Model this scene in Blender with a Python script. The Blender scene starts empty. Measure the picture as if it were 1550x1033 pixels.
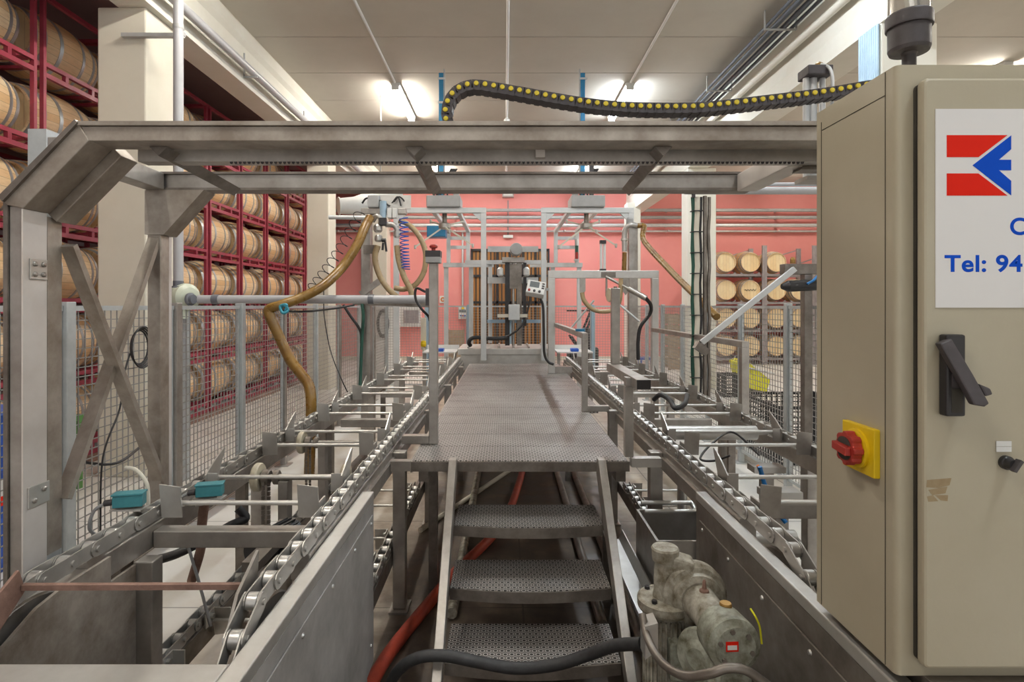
import bpy, math, random
from mathutils import Vector, Matrix, Quaternion
R = random.Random(7)
scene = bpy.context.scene
COL = scene.collection
# ------------------------------------------------------------------ camera, world, exposure
EYE, VX, VY, F = 1.66, 764.0, 463.0, 861.0
cam_d = bpy.data.cameras.new('camera')
cam = bpy.data.objects.new('camera', cam_d)
COL.objects.link(cam)
cam.location = (0, 0, EYE)
cam.rotation_euler = (math.pi / 2, 0, 0)
cam_d.sensor_width = 36.0
cam_d.lens = F / 1550 * 36.0
cam_d.shift_x = (775 - VX) / 1550
cam_d.shift_y = -(516.5 - VY) / 1550
cam_d.clip_start = 0.05
scene.camera = cam
world = bpy.data.worlds.new('world')
scene.world = world
world.use_nodes = True
bg = world.node_tree.nodes['Background']
bg.inputs[0].default_value = (1.0, 0.97, 0.93, 1)
bg.inputs[1].default_value = .48
vs = scene.view_settings
vs.view_transform = 'Standard'
vs.look = 'None'
vs.gamma = 1.0
vs.exposure = 0.66
try:
    vs.use_curve_mapping = False
except Exception:
    pass
scene.cycles.max_bounces = 8
scene.cycles.diffuse_bounces = 5
scene.cycles.sample_clamp_indirect = 4.0
scene.cycles.caustics_reflective = False
scene.cycles.caustics_refractive = False
scene.cycles.blur_glossy = 1.0
LAMP_E = 125.0          # radiance of the fluorescent tubes

def W(px, py, Y):
    """a point of the photograph at distance Y in front of the camera"""
    return Vector(((px - VX) / F * Y, Y, EYE - (py - VY) / F * Y))
def S(px, Y):
    return px / F * Y
def V(*a):
    return Vector(a)

# ------------------------------------------------------------------ mesh builder
class MB:
    def __init__(s):
        s.v, s.f, s.sm = [], [], []
    def add(s, vs_, fs, smooth=False):
        n = len(s.v)
        s.v += [Vector(p) for p in vs_]
        for f in fs:
            s.f.append([i + n for i in f]); s.sm.append(smooth)
        return s
    def box(s, x0, x1, y0, y1, z0, z1):
        p = [(x, y, z) for z in (z0, z1) for y in (y0, y1) for x in (x0, x1)]
        return s.add(p, [(0, 2, 3, 1), (4, 5, 7, 6), (0, 1, 5, 4), (2, 6, 7, 3), (0, 4, 6, 2), (1, 3, 7, 5)])
    def cbox(s, c, sx, sy, sz, rot=None):
        m = rot or Matrix.Identity(3)
        p = [Vector(c) + m @ Vector((x * sx / 2, y * sy / 2, z * sz / 2)) for z in (-1, 1) for y in (-1, 1) for x in (-1, 1)]
        return s.add(p, [(0, 2, 3, 1), (4, 5, 7, 6), (0, 1, 5, 4), (2, 6, 7, 3), (0, 4, 6, 2), (1, 3, 7, 5)])
    def bar(s, a, b, w, h, up=(0, 0, 1)):
        a, b = Vector(a), Vector(b)
        d = (b - a).normalized()
        u = Vector(up)
        if abs(d.dot(u)) > .98: u = Vector((0, 1, 0))
        x = d.cross(u).normalized(); z = x.cross(d)
        p = []
        for q in (a, b):
            for i, j in ((-1, -1), (1, -1), (1, 1), (-1, 1)):
                p.append(q + x * (i * w / 2) + z * (j * h / 2))
        return s.add(p, [(3, 2, 1, 0), (4, 5, 6, 7), (0, 1, 5, 4), (1, 2, 6, 5), (2, 3, 7, 6), (3, 0, 4, 7)])
    def tube(s, pts, r, seg=10, caps=True):
        pts = [Vector(p) for p in pts]
        n = len(pts); vs_, fs = [], []
        prev = None
        for i, p in enumerate(pts):
            d = (pts[min(i + 1, n - 1)] - pts[max(i - 1, 0)]).normalized()
            if prev is None:
                u = Vector((0, 0, 1)) if abs(d.z) < .9 else Vector((1, 0, 0))
                x = d.cross(u).normalized()
            else:
                x = (prev - d * prev.dot(d)).normalized()
            prev = x; y = d.cross(x)
            rr = r[i] if isinstance(r, (list, tuple)) else r
            for k in range(seg):
                a = 2 * math.pi * k / seg
                vs_.append(p + x * (math.cos(a) * rr) + y * (math.sin(a) * rr))
        for i in range(n - 1):
            for k in range(seg):
                k2 = (k + 1) % seg
                fs.append((i * seg + k, i * seg + k2, (i + 1) * seg + k2, (i + 1) * seg + k))
        s.add(vs_, fs, True)
        if caps:
            s.add(vs_[:seg], [list(range(seg))[::-1]]); s.add(vs_[-seg:], [list(range(seg))])
        return s
    def cyl(s, a, b, r, seg=16):
        return s.tube([a, b], r, seg)
    def lathe(s, prof, o=(0, 0, 0), axis=(0, 0, 1), seg=20, caps=True):
        """prof: (radius, height along the axis)"""
        o = Vector(o); d = Vector(axis).normalized()
        u = Vector((0, 0, 1)) if abs(d.z) < .9 else Vector((1, 0, 0))
        x = d.cross(u).normalized(); y = d.cross(x)
        n = len(prof); vs_, fs = [], []
        for r, h in prof:
            for k in range(seg):
                a = 2 * math.pi * k / seg
                vs_.append(o + d * h + x * (math.cos(a) * r) + y * (math.sin(a) * r))
        for i in range(n - 1):
            sharp = True
            for k in range(seg):
                k2 = (k + 1) % seg
                fs.append((i * seg + k, i * seg + k2, (i + 1) * seg + k2, (i + 1) * seg + k))
        for i in range(n - 1):   # separate rings so that edges stay crisp
            ring = vs_[i * seg:(i + 2) * seg]
            s.add(ring, [(k, (k + 1) % seg, seg + (k + 1) % seg, seg + k) for k in range(seg)], True)
        if caps:
            if prof[0][0] > 1e-5: s.add(vs_[:seg], [list(range(seg))[::-1]])
            if prof[-1][0] > 1e-5: s.add(vs_[-seg:], [list(range(seg))])
        return s
    def prism(s, poly, ext):
        """3-D polygon pushed along ext"""
        e = Vector(ext); p = [Vector(q) for q in poly]; n = len(p)
        s.add(p + [q + e for q in p], [list(range(n))[::-1], [n + i for i in range(n)]] +
              [(i, (i + 1) % n, n + (i + 1) % n, n + i) for i in range(n)])
        return s
    def mesh(s, name):
        m = bpy.data.meshes.new(name)
        m.from_pydata([tuple(q) for q in s.v], [], s.f)
        m.polygons.foreach_set('use_smooth', s.sm)
        import bmesh
        b = bmesh.new(); b.from_mesh(m)
        bmesh.ops.recalc_face_normals(b, faces=b.faces)
        b.to_mesh(m); b.free()
        m.update()
        return m
    def to(s, name, material, parent=None, label=None, bev=0, kind=None, off=None):
        """one mesh object; under a parent the coordinates stay those of the place"""
        o_ = Vector((0, 0, 0))
        p = parent
        while p is not None:
            o_ += p.location; p = p.parent
        if off is not None: o_ += Vector(off)
        if o_.length > 0:
            s.v = [q - o_ for q in s.v]
        ob = bpy.data.objects.new(name, s.mesh(name))
        COL.objects.link(ob)
        ob.data.materials.append(material)
        if parent: ob.parent = parent
        if off is not None: ob.location = off
        if label: ob['label'] = label
        if kind: ob['kind'] = kind
        if bev:
            b = ob.modifiers.new('bevel', 'BEVEL'); b.width = bev; b.segments = 2; b.limit_method = 'ANGLE'; b.angle_limit = math.radians(50)
        return ob

def thing(name, label, cat, loc=(0, 0, 0), group=None):
    o = bpy.data.objects.new(name, None)
    COL.objects.link(o)
    o.location = loc; o.empty_display_size = .05
    o['label'] = label; o['category'] = cat
    if group: o['group'] = group
    return o
def solo(name, mb, material, label, cat, group=None, bev=0, kind=None):
    lo = Vector([min(q[i] for q in mb.v) for i in range(3)]); hi = Vector([max(q[i] for q in mb.v) for i in range(3)])
    c = Vector(((lo.x + hi.x) / 2, (lo.y + hi.y) / 2, lo.z))
    mb.v = [q - c for q in mb.v]
    o = mb.to(name, material, bev=bev)
    o.location = c
    o['label'] = label; o['category'] = cat
    if group: o['group'] = group
    if kind: o['kind'] = kind
    return o
def struct(name, mb, material, bev=0, parent=None):
    o = mb.to(name, material, parent, bev=bev)
    if parent is None: o['kind'] = 'structure'
    return o
def dup(root, loc=None, label=None, rot=None, group=None, parent=None):
    c = root.copy(); COL.objects.link(c)
    if parent is not None: c.parent = parent
    if loc is not None: c.location = loc
    if rot is not None: c.rotation_euler = rot
    if label: c['label'] = label
    if group: c['group'] = group
    for ch in list(root.children): dup(ch, parent=c)
    return c
def spline(pts, n=8):
    p = [Vector(q) for q in pts]
    p = [p[0] * 2 - p[1]] + p + [p[-1] * 2 - p[-2]]
    out = []
    for i in range(1, len(p) - 2):
        a, b, c, d = p[i - 1:i + 3]
        for k in range(n):
            t = k / n
            out.append(.5 * ((2 * b) + (c - a) * t + (2 * a - 5 * b + 4 * c - d) * t * t + (3 * b - a - 3 * c + d) * t ** 3))
    out.append(p[-2])
    return out
ORD = ['first', 'second', 'third', 'fourth', 'fifth', 'sixth', 'seventh', 'eighth', 'ninth', 'tenth', 'eleventh', 'twelfth']

# ------------------------------------------------------------------ materials
def mat(name, col, rough=.5, metal=0.0, col2=None, scale=6.0, var=.5, bump=0.0, bscale=60.0, rvar=.06, stretch=(1, 1, 1), spec=None, coat=0):
    m = bpy.data.materials.new(name); m.use_nodes = True
    nt = m.node_tree; n = nt.nodes; L = nt.links
    p = n['Principled BSDF']
    p.inputs['Roughness'].default_value = rough; p.inputs['Metallic'].default_value = metal
    tc = n.new('ShaderNodeTexCoord'); mp = n.new('ShaderNodeMapping'); mp.inputs['Scale'].default_value = stretch
    L.new(tc.outputs['Object'], mp.inputs[0])
    nz = n.new('ShaderNodeTexNoise'); nz.inputs['Scale'].default_value = scale; nz.inputs['Detail'].default_value = 6; nz.inputs['Roughness'].default_value = .65
    L.new(mp.outputs[0], nz.inputs['Vector'])
    rp = n.new('ShaderNodeValToRGB')
    lo, hi = .5 - .5 * var * .6, .5 + .5 * var * .6
    rp.color_ramp.elements[0].position = .32; rp.color_ramp.elements[1].position = .68
    c2 = col2 or tuple(c * .72 for c in col)
    rp.color_ramp.elements[0].color = (*c2, 1); rp.color_ramp.elements[1].color = (*col, 1)
    L.new(nz.outputs['Fac'], rp.inputs[0]); L.new(rp.outputs[0], p.inputs['Base Color'])
    if rvar:
        mr = n.new('ShaderNodeMapRange'); mr.inputs[3].default_value = max(.03, rough - rvar); mr.inputs[4].default_value = min(1, rough + rvar)
        mr.inputs[1].default_value = .3; mr.inputs[2].default_value = .7
        nz2 = n.new('ShaderNodeTexNoise'); nz2.inputs['Scale'].default_value = scale * 3.1; nz2.inputs['Detail'].default_value = 4
        L.new(mp.outputs[0], nz2.inputs['Vector']); L.new(nz2.outputs['Fac'], mr.inputs[0]); L.new(mr.outputs[0], p.inputs['Roughness'])
    if bump:
        b = n.new('ShaderNodeBump'); b.inputs['Strength'].default_value = bump; b.inputs['Distance'].default_value = .01
        nz3 = n.new('ShaderNodeTexNoise'); nz3.inputs['Scale'].default_value = bscale; nz3.inputs['Detail'].default_value = 4
        L.new(mp.outputs[0], nz3.inputs['Vector']); L.new(nz3.outputs['Fac'], b.inputs['Height']); L.new(b.outputs[0], p.inputs['Normal'])
    return m
def emit(name, col, e):
    m = bpy.data.materials.new(name); m.use_nodes = True
    p = m.node_tree.nodes['Principled BSDF']
    p.inputs['Base Color'].default_value = (*col, 1); p.inputs['Emission Color'].default_value = (*col, 1); p.inputs['Emission Strength'].default_value = e
    return m

M = {}
M['steel'] = mat('brushed_steel', (.52, .495, .465), .41, .8, (.35, .32, .29), 7)
M['steel_light'] = mat('bright_steel', (.72, .71, .685), .40, .75, (.58, .56, .53), 6)
M['steel_dark'] = mat('stained_steel', (.31, .28, .25), .42, .65, (.16, .135, .115), 7)
M['steel_gantry'] = mat('aged_gantry_steel', (.50, .45, .395), .44, .55, (.27, .225, .185), 7)
M['plate_stained'] = mat('stained_plate', (.46, .41, .36), .45, .35, (.17, .13, .10), 6)
M['steel_pale'] = mat('pale_lit_steel', (.78, .74, .71), .45, .25, (.64, .585, .54), 3)  # paler copy of the gantry steel; brightly lit facets put into the colour
M['panel_grey'] = mat('smeared_panel', (.50, .485, .47), .42, .35, (.30, .29, .28), 5)
M['chrome'] = mat('chromed_steel', (.66, .65, .63), .385, .85, (.48, .47, .45), 5)
M['chain'] = mat('oiled_chain_steel', (.52, .50, .47), .42, .6, (.40, .38, .355), 6)
M['rust'] = mat('rusty_steel', (.40, .25, .20), .65, .4, (.22, .13, .10), 14, bump=.2)
M['galv'] = mat('galvanised_post', (.60, .63, .64), .5, .5, (.48, .51, .52), 9)
M['wire'] = mat('galvanised_wire', (.42, .41, .39), .5, .3)
M['alu'] = mat('white_aluminium_frame', (.74, .75, .75), .45, .35, (.60, .62, .63), 5)
M['cream_steel'] = mat('cabinet_enamel', (.47, .43, .325), .42, 0, (.42, .375, .275), 2.2, rvar=.06, bump=.02, bscale=140)
M['cream_dark'] = mat('sticker_glue_residue', (.30, .22, .12), .7, 0, (.38, .30, .18), 40)
M['gap'] = mat('dark_gap', (.05, .045, .035), .8)
M['white_vinyl'] = mat('white_vinyl', (.78, .77, .76), .4, 0, (.74, .73, .73), 2, rvar=0)
M['logo_red'] = mat('red_vinyl', (.75, .02, .008), .6, 0, (.72, .02, .008), rvar=0)
M['logo_blue'] = mat('blue_vinyl', (.003, .075, .56), .6, 0, (.003, .07, .53), rvar=0)
for k_ in ('logo_red', 'logo_blue'): M[k_].node_tree.nodes['Principled BSDF'].inputs['Specular IOR Level'].default_value = .12
M['black'] = mat('black_plastic', (.03, .028, .03), .4, 0, (.018, .017, .018), 12)
M['black_rubber'] = mat('black_rubber', (.035, .035, .037), .6, 0, (.02, .02, .022), 20)
M['dark_grey'] = mat('dark_grey_plastic', (.07, .06, .065), .5, 0, (.045, .04, .042), 20)
M['yellow'] = mat('yellow_plastic', (.85, .60, .01), .4, 0, (.78, .54, .01), 8)
M['yellow_cap'] = mat('yellow_cap_plastic', (.78, .62, .04), .5, 0, (.6, .45, .03), 30)
M['red_knob'] = mat('red_knob_plastic', (.42, .035, .025), .45, 0, (.32, .03, .02), 14)
M['red_hose'] = mat('red_rubber_hose', (.52, .07, .03), .5, 0, (.36, .05, .03), 9)
M['amber_hose'] = mat('amber_hose', (.29, .165, .035), .3, 0, (.17, .085, .02), 6)
M['clear_hose'] = mat('tan_clear_hose', (.48, .36, .20), .3, 0, (.36, .26, .15), 7)
M['teal'] = mat('teal_sensor_housing', (.06, .27, .31), .45, 0, (.045, .21, .245), 20)
M['cream_nylon'] = mat('cream_nylon', (.70, .64, .50), .5, 0, (.58, .50, .36), 14)
M['pvc'] = mat('grey_pvc', (.50, .50, .52), .35, 0, (.44, .44, .46), 3)
M['pvc_dark'] = mat('dark_grey_pvc', (.16, .17, .20), .4)
M['pump_cream'] = mat('pale_green_enamel', (.66, .70, .58), .35, 0, (.56, .60, .48), 6)
M['cast'] = mat('dirty_cast_housing', (.54, .52, .45), .48, .15, (.14, .115, .07), 24, bump=.12, bscale=40)
M['cast_green'] = mat('oily_green_cast', (.47, .49, .42), .48, .15, (.12, .115, .07), 22, bump=.1, bscale=40)
M['brass'] = mat('brass_plug', (.42, .25, .08), .4, .7)
M['plaster'] = mat('cream_plaster', (.76, .72, .62), .85, 0, (.70, .655, .55), 1.6, bump=.05, bscale=20)
M['plaster_white'] = mat('white_concrete_beam', (.80, .78, .71), .8, 0, (.72, .69, .60), 1.2, bump=.05)
M['ceil'] = mat('grey_concrete_ceiling', (.60, .565, .50), .9, 0, (.54, .505, .445), .8, bump=.04)
M['pink'] = mat('pink_painted_wall', (.88, .35, .325), .85, 0, (.85, .31, .29), 1.1)
M['mauve'] = mat('shaded_mauve_paint', (.30, .19, .18), .9, 0, (.25, .155, .15), 1.0)  # mauve paint, darkened to hold the shade behind the left racks
M['rack_red'] = mat('crimson_rack_paint', (.36, .045, .075), .45, .1, (.26, .03, .055), 8)
M['rack_grey'] = mat('grey_rack_paint', (.40, .36, .37), .5, .2)
M['hoop'] = mat('galvanised_hoop', (.46, .47, .47), .42, .6, (.34, .35, .36), 8)
M['white_paint'] = mat('white_enamel', (.80, .80, .78), .4, 0, (.74, .74, .72), 5)
M['grey_paint'] = mat('grey_enamel', (.46, .46, .46), .45, 0, (.38, .38, .38), 8)
M['blue'] = mat('blue_anodised', (.03, .22, .42), .35, .3, (.02, .17, .34), 8)
M['blue_plastic'] = mat('blue_plastic', (.02, .10, .52), .4, 0, (.015, .08, .42), 8)
M['blue_cable'] = mat('pale_blue_conduit', (.42, .56, .68), .45, 0, (.34, .48, .60), 5)
M['cyan_cable'] = mat('blue_air_tube', (.02, .22, .60), .4)
M['green_cable'] = mat('dark_green_cable', (.02, .10, .07), .5)
M['orange'] = mat('orange_tube', (.75, .20, .02), .5)
M['crate'] = mat('weathered_crate_wood', (.46, .36, .26), .8, 0, (.34, .26, .18), 9)
M['bin_yellow'] = mat('bright_yellow_bin', (.82, .78, .02), .45, 0, (.75, .70, .02), 5)
M['screen'] = mat('grey_screen', (.20, .22, .23), .2)
M['lamp'] = emit('fluorescent_tube', (1.0, .94, .84), LAMP_E)
M['lamp_cool'] = emit('cool_fluorescent_tube', (.86, .94, 1.0), LAMP_E)
def glass():
    m = bpy.data.materials.new('clear_beacon_lens'); m.use_nodes = True
    p = m.node_tree.nodes['Principled BSDF']
    p.inputs['Base Color'].default_value = (.9, .88, .86, 1); p.inputs['Roughness'].default_value = .08
    p.inputs['Transmission Weight'].default_value = .85; p.inputs['IOR'].default_value = 1.3
    return m
M['lens'] = glass()

def nodes_of(name, rough=.7, metal=0):
    m = bpy.data.materials.new(name); m.use_nodes = True
    nt = m.node_tree; p = nt.nodes['Principled BSDF']
    p.inputs['Roughness'].default_value = rough; p.inputs['Metallic'].default_value = metal
    def N(t, **kw):
        q = nt.nodes.new(t)
        for k, v_ in kw.items(): setattr(q, k, v_)
        return q
    def link(a, b): nt.links.new(a, b)
    def math_(op, a, b=None, clamp=False):
        q = N('ShaderNodeMath', operation=op, use_clamp=clamp)
        for i, x in enumerate((a, b)):
            if x is None: continue
            if isinstance(x, (int, float)): q.inputs[i].default_value = x
            else: link(x, q.inputs[i])
        return q.outputs[0]
    def noise(vec, scale, detail=5, out='Fac', rough_=.6):
        q = N('ShaderNodeTexNoise'); q.inputs['Scale'].default_value = scale; q.inputs['Detail'].default_value = detail; q.inputs['Roughness'].default_value = rough_
        link(vec, q.inputs['Vector']); return q.outputs[out]
    def ramp(fac, stops):
        q = N('ShaderNodeValToRGB'); el = q.color_ramp.elements
        while len(el) < len(stops): el.new(.5)
        for e, (pos, c) in zip(el, stops): e.position = pos; e.color = (*c, 1)
        link(fac, q.inputs[0]); return q.outputs[0]
    def mix(fac, a, b, blend='MIX'):
        q = N('ShaderNodeMix', data_type='RGBA', blend_type=blend)
        for i, x in ((0, fac), (6, a), (7, b)):
            if isinstance(x, (int, float)): q.inputs[i].default_value = x
            elif isinstance(x, tuple): q.inputs[i].default_value = (*x, 1)
            else: link(x, q.inputs[i])
        return q.outputs[2]
    def bump(h, s=.3, d=.01):
        q = N('ShaderNodeBump'); q.inputs['Strength'].default_value = s; q.inputs['Distance'].default_value = d
        link(h, q.inputs['Height']); link(q.outputs[0], p.inputs['Normal'])
    tc = N('ShaderNodeTexCoord')
    return m, p, N, link, math_, noise, ramp, mix, bump, tc

def barrel_wood():
    m, p, N, link, mt, noise, ramp, mix, bump, tc = nodes_of('oak_staves', .6)
    sp = N('ShaderNodeSeparateXYZ'); link(tc.outputs['Object'], sp.inputs[0])
    oi = N('ShaderNodeObjectInfo')
    ang = mt('ARCTAN2', sp.outputs[0], sp.outputs[2])
    st = mt('FLOOR', mt('MULTIPLY', ang, 26 / (2 * math.pi)))
    wn = N('ShaderNodeTexWhiteNoise', noise_dimensions='2D')
    cb = N('ShaderNodeCombineXYZ'); link(st, cb.inputs[0]); link(oi.outputs['Random'], cb.inputs[1]); link(cb.outputs[0], wn.inputs['Vector'])
    base = ramp(wn.outputs['Value'], [(0, (.66, .41, .20)), (.5, (.78, .55, .31)), (1, (.84, .67, .45))])
    # the belly, swept with wine and oiled, is more orange than the pale ends
    belly = mt('SUBTRACT', 1.0, mt('MULTIPLY', mt('ABSOLUTE', sp.outputs[1]), 4.6), True)
    c = mix(mt('MULTIPLY', belly, .38), base, (.74, .40, .17))
    mp = N('ShaderNodeMapping'); mp.inputs['Scale'].default_value = (9, 1.5, 9); link(tc.outputs['Object'], mp.inputs[0])
    gr = noise(mp.outputs[0], 5, 6)
    c = mix(mt('MULTIPLY', mt('SUBTRACT', gr, .45, True), 1.6), c, (.50, .32, .17))
    fr = mt('FRACT', mt('MULTIPLY', ang, 26 / (2 * math.pi)))
    seam = mt('LESS_THAN', fr, .06)
    c = mix(mt('MULTIPLY', seam, .5), c, (.16, .10, .06))
    link(c, p.inputs['Base Color'])
    return m
M['oak'] = barrel_wood()
def head_wood():
    m, p, N, link, mt, noise, ramp, mix, bump, tc = nodes_of('oak_head', .6)
    sp = N('ShaderNodeSeparateXYZ'); link(tc.outputs['Object'], sp.inputs[0])
    oi = N('ShaderNodeObjectInfo')
    x = mt('MULTIPLY', sp.outputs[0], 11)
    wn = N('ShaderNodeTexWhiteNoise', noise_dimensions='2D')
    cb = N('ShaderNodeCombineXYZ'); link(mt('FLOOR', x), cb.inputs[0]); link(oi.outputs['Random'], cb.inputs[1]); link(cb.outputs[0], wn.inputs['Vector'])
    c = ramp(wn.outputs['Value'], [(0, (.84, .64, .36)), (1, (.92, .77, .50))])
    gr = noise(tc.outputs['Object'], 9, 6)
    c = mix(mt('MULTIPLY', mt('SUBTRACT', gr, .48, True), 1.2), c, (.62, .42, .22))
    c = mix(mt('MULTIPLY', mt('LESS_THAN', mt('FRACT', x), .05), .5), c, (.25, .15, .08))
    link(c, p.inputs['Base Color'])
    return m
M['oak_head'] = head_wood()
def floor_mat():
    m, p, N, link, mt, noise, ramp, mix, bump, tc = nodes_of('stained_concrete_floor', .55)
    v = tc.outputs['Object']
    sp = N('ShaderNodeSeparateXYZ'); link(v, sp.inputs[0])
    n1 = noise(v, .9, 8); n2 = noise(v, 5, 8)
    pale = ramp(n1, [(.3, (.58, .53, .46)), (.52, (.76, .74, .70)), (.75, (.82, .81, .78))])
    oil_shade = ramp(n2, [(.3, (.055, .042, .033)), (.5, (.12, .092, .072)), (.7, (.23, .185, .14))])
    # wet, oily strip of slabs, its colour deepened with the shade under the platform
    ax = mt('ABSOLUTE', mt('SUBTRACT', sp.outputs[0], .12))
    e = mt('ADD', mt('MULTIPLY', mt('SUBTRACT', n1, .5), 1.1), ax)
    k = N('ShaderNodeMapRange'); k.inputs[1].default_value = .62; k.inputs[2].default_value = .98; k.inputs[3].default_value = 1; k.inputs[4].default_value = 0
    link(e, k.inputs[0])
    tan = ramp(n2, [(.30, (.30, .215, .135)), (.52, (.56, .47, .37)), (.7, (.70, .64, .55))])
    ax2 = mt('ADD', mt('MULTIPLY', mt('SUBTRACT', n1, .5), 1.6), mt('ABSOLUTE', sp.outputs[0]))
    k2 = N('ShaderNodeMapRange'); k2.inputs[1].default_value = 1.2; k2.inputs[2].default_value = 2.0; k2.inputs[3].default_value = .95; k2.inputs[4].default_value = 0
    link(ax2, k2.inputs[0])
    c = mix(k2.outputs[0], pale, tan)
    c = mix(k.outputs[0], c, oil_shade)
    # slab joints
    jx = mt('LESS_THAN', mt('ABSOLUTE', mt('SUBTRACT', mt('FRACT', mt('ADD', mt('MULTIPLY', sp.outputs[0], .8), .42)), .5)), .004)
    jy = mt('LESS_THAN', mt('ABSOLUTE', mt('SUBTRACT', mt('FRACT', mt('MULTIPLY', sp.outputs[1], .8)), .5)), .004)
    c = mix(mt('MULTIPLY', mt('MAXIMUM', jx, jy), .6), c, (.07, .055, .045))
    link(c, p.inputs['Base Color'])
    r = ramp(n2, [(.35, (.3, .3, .3)), (.65, (.65, .65, .65))]); link(r, p.inputs['Roughness'])
    bump(n2, .15, .01)
    return m
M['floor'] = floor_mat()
def perforated(name, pitch=.029, dark=.78, streak=True):
    """raised, punched non-slip plate: staggered holes with pressed rims"""
    m, p, N, link, mt, noise, ramp, mix, bump, tc = nodes_of(name, .45, .75)
    sp = N('ShaderNodeSeparateXYZ'); link(tc.outputs['Object'], sp.inputs[0])
    u = mt('DIVIDE', sp.outputs[0], pitch); v = mt('DIVIDE', sp.outputs[1], pitch * .9)
    row = mt('FLOOR', v)
    u = mt('ADD', u, mt('MULTIPLY', mt('MODULO', row, 2.0), .5))
    fx = mt('SUBTRACT', mt('FRACT', u), .5); fy = mt('SUBTRACT', mt('FRACT', v), .5)
    d = mt('SQRT', mt('ADD', mt('MULTIPLY', fx, fx), mt('MULTIPLY', fy, fy)))
    hole = mt('LESS_THAN', d, .27)
    rim = mt('MULTIPLY', mt('GREATER_THAN', d, .27), mt('LESS_THAN', d, .40))
    n1 = noise(tc.outputs['Object'], 2.3, 7)
    c = ramp(n1, [(.3, tuple(dark * q for q in (.17, .145, .13))), (.5, tuple(dark * q for q in (.29, .265, .25))), (.72, tuple(dark * q for q in (.44, .425, .41)))])
    c = mix(mt('MULTIPLY', rim, .75), c, (.74, .72, .69))
    if streak:      # rusty brown spill dried along the walkway
        nz = noise(tc.outputs['Object'], 14, 4)
        sx = mt('SUBTRACT', mt('ABSOLUTE', mt('SUBTRACT', sp.outputs[0], .28)), mt('MULTIPLY', mt('SUBTRACT', nz, .35), .14))
        sy = mt('MULTIPLY', mt('GREATER_THAN', sp.outputs[1], -.85), mt('LESS_THAN', sp.outputs[1], 1.25))
        c = mix(mt('MULTIPLY', mt('MULTIPLY', mt('LESS_THAN', sx, .02), sy), .55), c, (.085, .04, .028))
        blot = mt('MULTIPLY', mt('SUBTRACT', noise(tc.outputs['Object'], 1.3, 4), .52, True), 3.0, True)
        c = mix(blot, c, (.10, .075, .062))
    c = mix(hole, c, (.018, .014, .012))
    link(c, p.inputs['Base Color'])
    link(mt('MULTIPLY', mt('SUBTRACT', 1.0, hole), .4), p.inputs['Metallic'])
    h = mt('SUBTRACT', mt('MULTIPLY', rim, .6), hole)
    bump(h, .6, .006)
    return m
M['tread'] = perforated('punched_tread_plate')
M['tread_dark'] = perforated('greasy_tread_plate', .027, .74, False)
def slats():
    m, p, N, link, mt, noise, ramp, mix, bump, tc = nodes_of('varnished_timber_slats', .55)
    sp = N('ShaderNodeSeparateXYZ'); link(tc.outputs['Object'], sp.inputs[0])
    x = mt('MULTIPLY', sp.outputs[0], 9.0)
    wn = N('ShaderNodeTexWhiteNoise', noise_dimensions='1D'); link(mt('FLOOR', x), wn.inputs['W'])
    c = ramp(wn.outputs['Value'], [(0, (.26, .105, .022)), (1, (.44, .19, .045))])
    c = mix(mt('LESS_THAN', mt('FRACT', x), .40), c, (.045, .028, .018))
    link(c, p.inputs['Base Color'])
    return m
M['slats'] = slats()
# ================================================================== the setting
YW = 17.3            # far wall
CEIL = 5.30
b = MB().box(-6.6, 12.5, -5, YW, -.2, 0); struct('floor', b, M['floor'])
b = MB(); y = -4.9
b.box(-6.6, 12.5, -5, YW + .2, CEIL + .18, CEIL + .3)
k = 0
edges = [7.7 + 1.19 * i for i in range(-11, 9)]
for y0, y1 in zip(edges[:-1], edges[1:]):
    b.box(-6.6, 12.5, y0 + .008, min(y1 - .008, YW + .2), CEIL, CEIL + .2)
struct('ceiling', b, M['ceil'])
struct('wall_back', MB().box(-6.6, 12.5, YW, YW + .2, 0, CEIL), M['pink'])
struct('ceiling_left', MB().box(-6.6, -3.75, -5, YW, 5.18, 5.295), M['mauve'])
struct('wall_left', MB().box(-6.8, -6.6, -5, YW + .2, 0, CEIL + .2), M['mauve'])
struct('wall_right', MB().box(12.5, 12.7, -5, YW + .2, 0, CEIL + .2), M['plaster'])
b = MB().box(-6.6, -3.3, YW - .02, YW, 0, .12).box(-3.2, 12.5, YW - .02, YW, 0, .12)
struct('baseboard_back', b, M['plaster'])
# columns and the concrete beams they carry
def column(x0, x1, y0, dy, top=CEIL):
    o = struct('column', MB().box(x0, x1, y0, y0 + dy, 0, top), M['plaster' if x0 < 0 else 'plaster_white'], bev=.015); return o
column(-3.94, -3.47, 5.5, .48, 4.55); column(-3.90, -3.47, 11.2, .5, 4.55); column(-3.9, -3.47, 16.75, .55, 4.55)
column(3.65, 4.20, 5.52, .32, 4.41); column(3.65, 4.22, 11.35, .4, 4.41); column(3.42, 3.80, 15.9, .4, 4.55)
def beam(xa, xb, name):
    """I-section concrete beam running away from the camera; xa is the face towards the aisle"""
    s = 1 if xb > xa else -1
    w = abs(xb - xa)
    zb_ = 4.55 if s < 0 else 4.41
    P = [(0, zb_), (0, zb_ + .23), (.05, 4.86), (.05, 5.08), (0, 5.14), (0, CEIL), (w, CEIL), (w, 5.14), (w - .05, 5.08), (w - .05, 4.86), (w, zb_ + .23), (w, zb_)]
    struct(name, MB().prism([(xa + s * px, -5, z) for px, z in P], (0, YW + 5, 0)), M['plaster_white'])
beam(-3.40, -3.74, 'beam'); beam(3.65, 4.05, 'beam')
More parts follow.
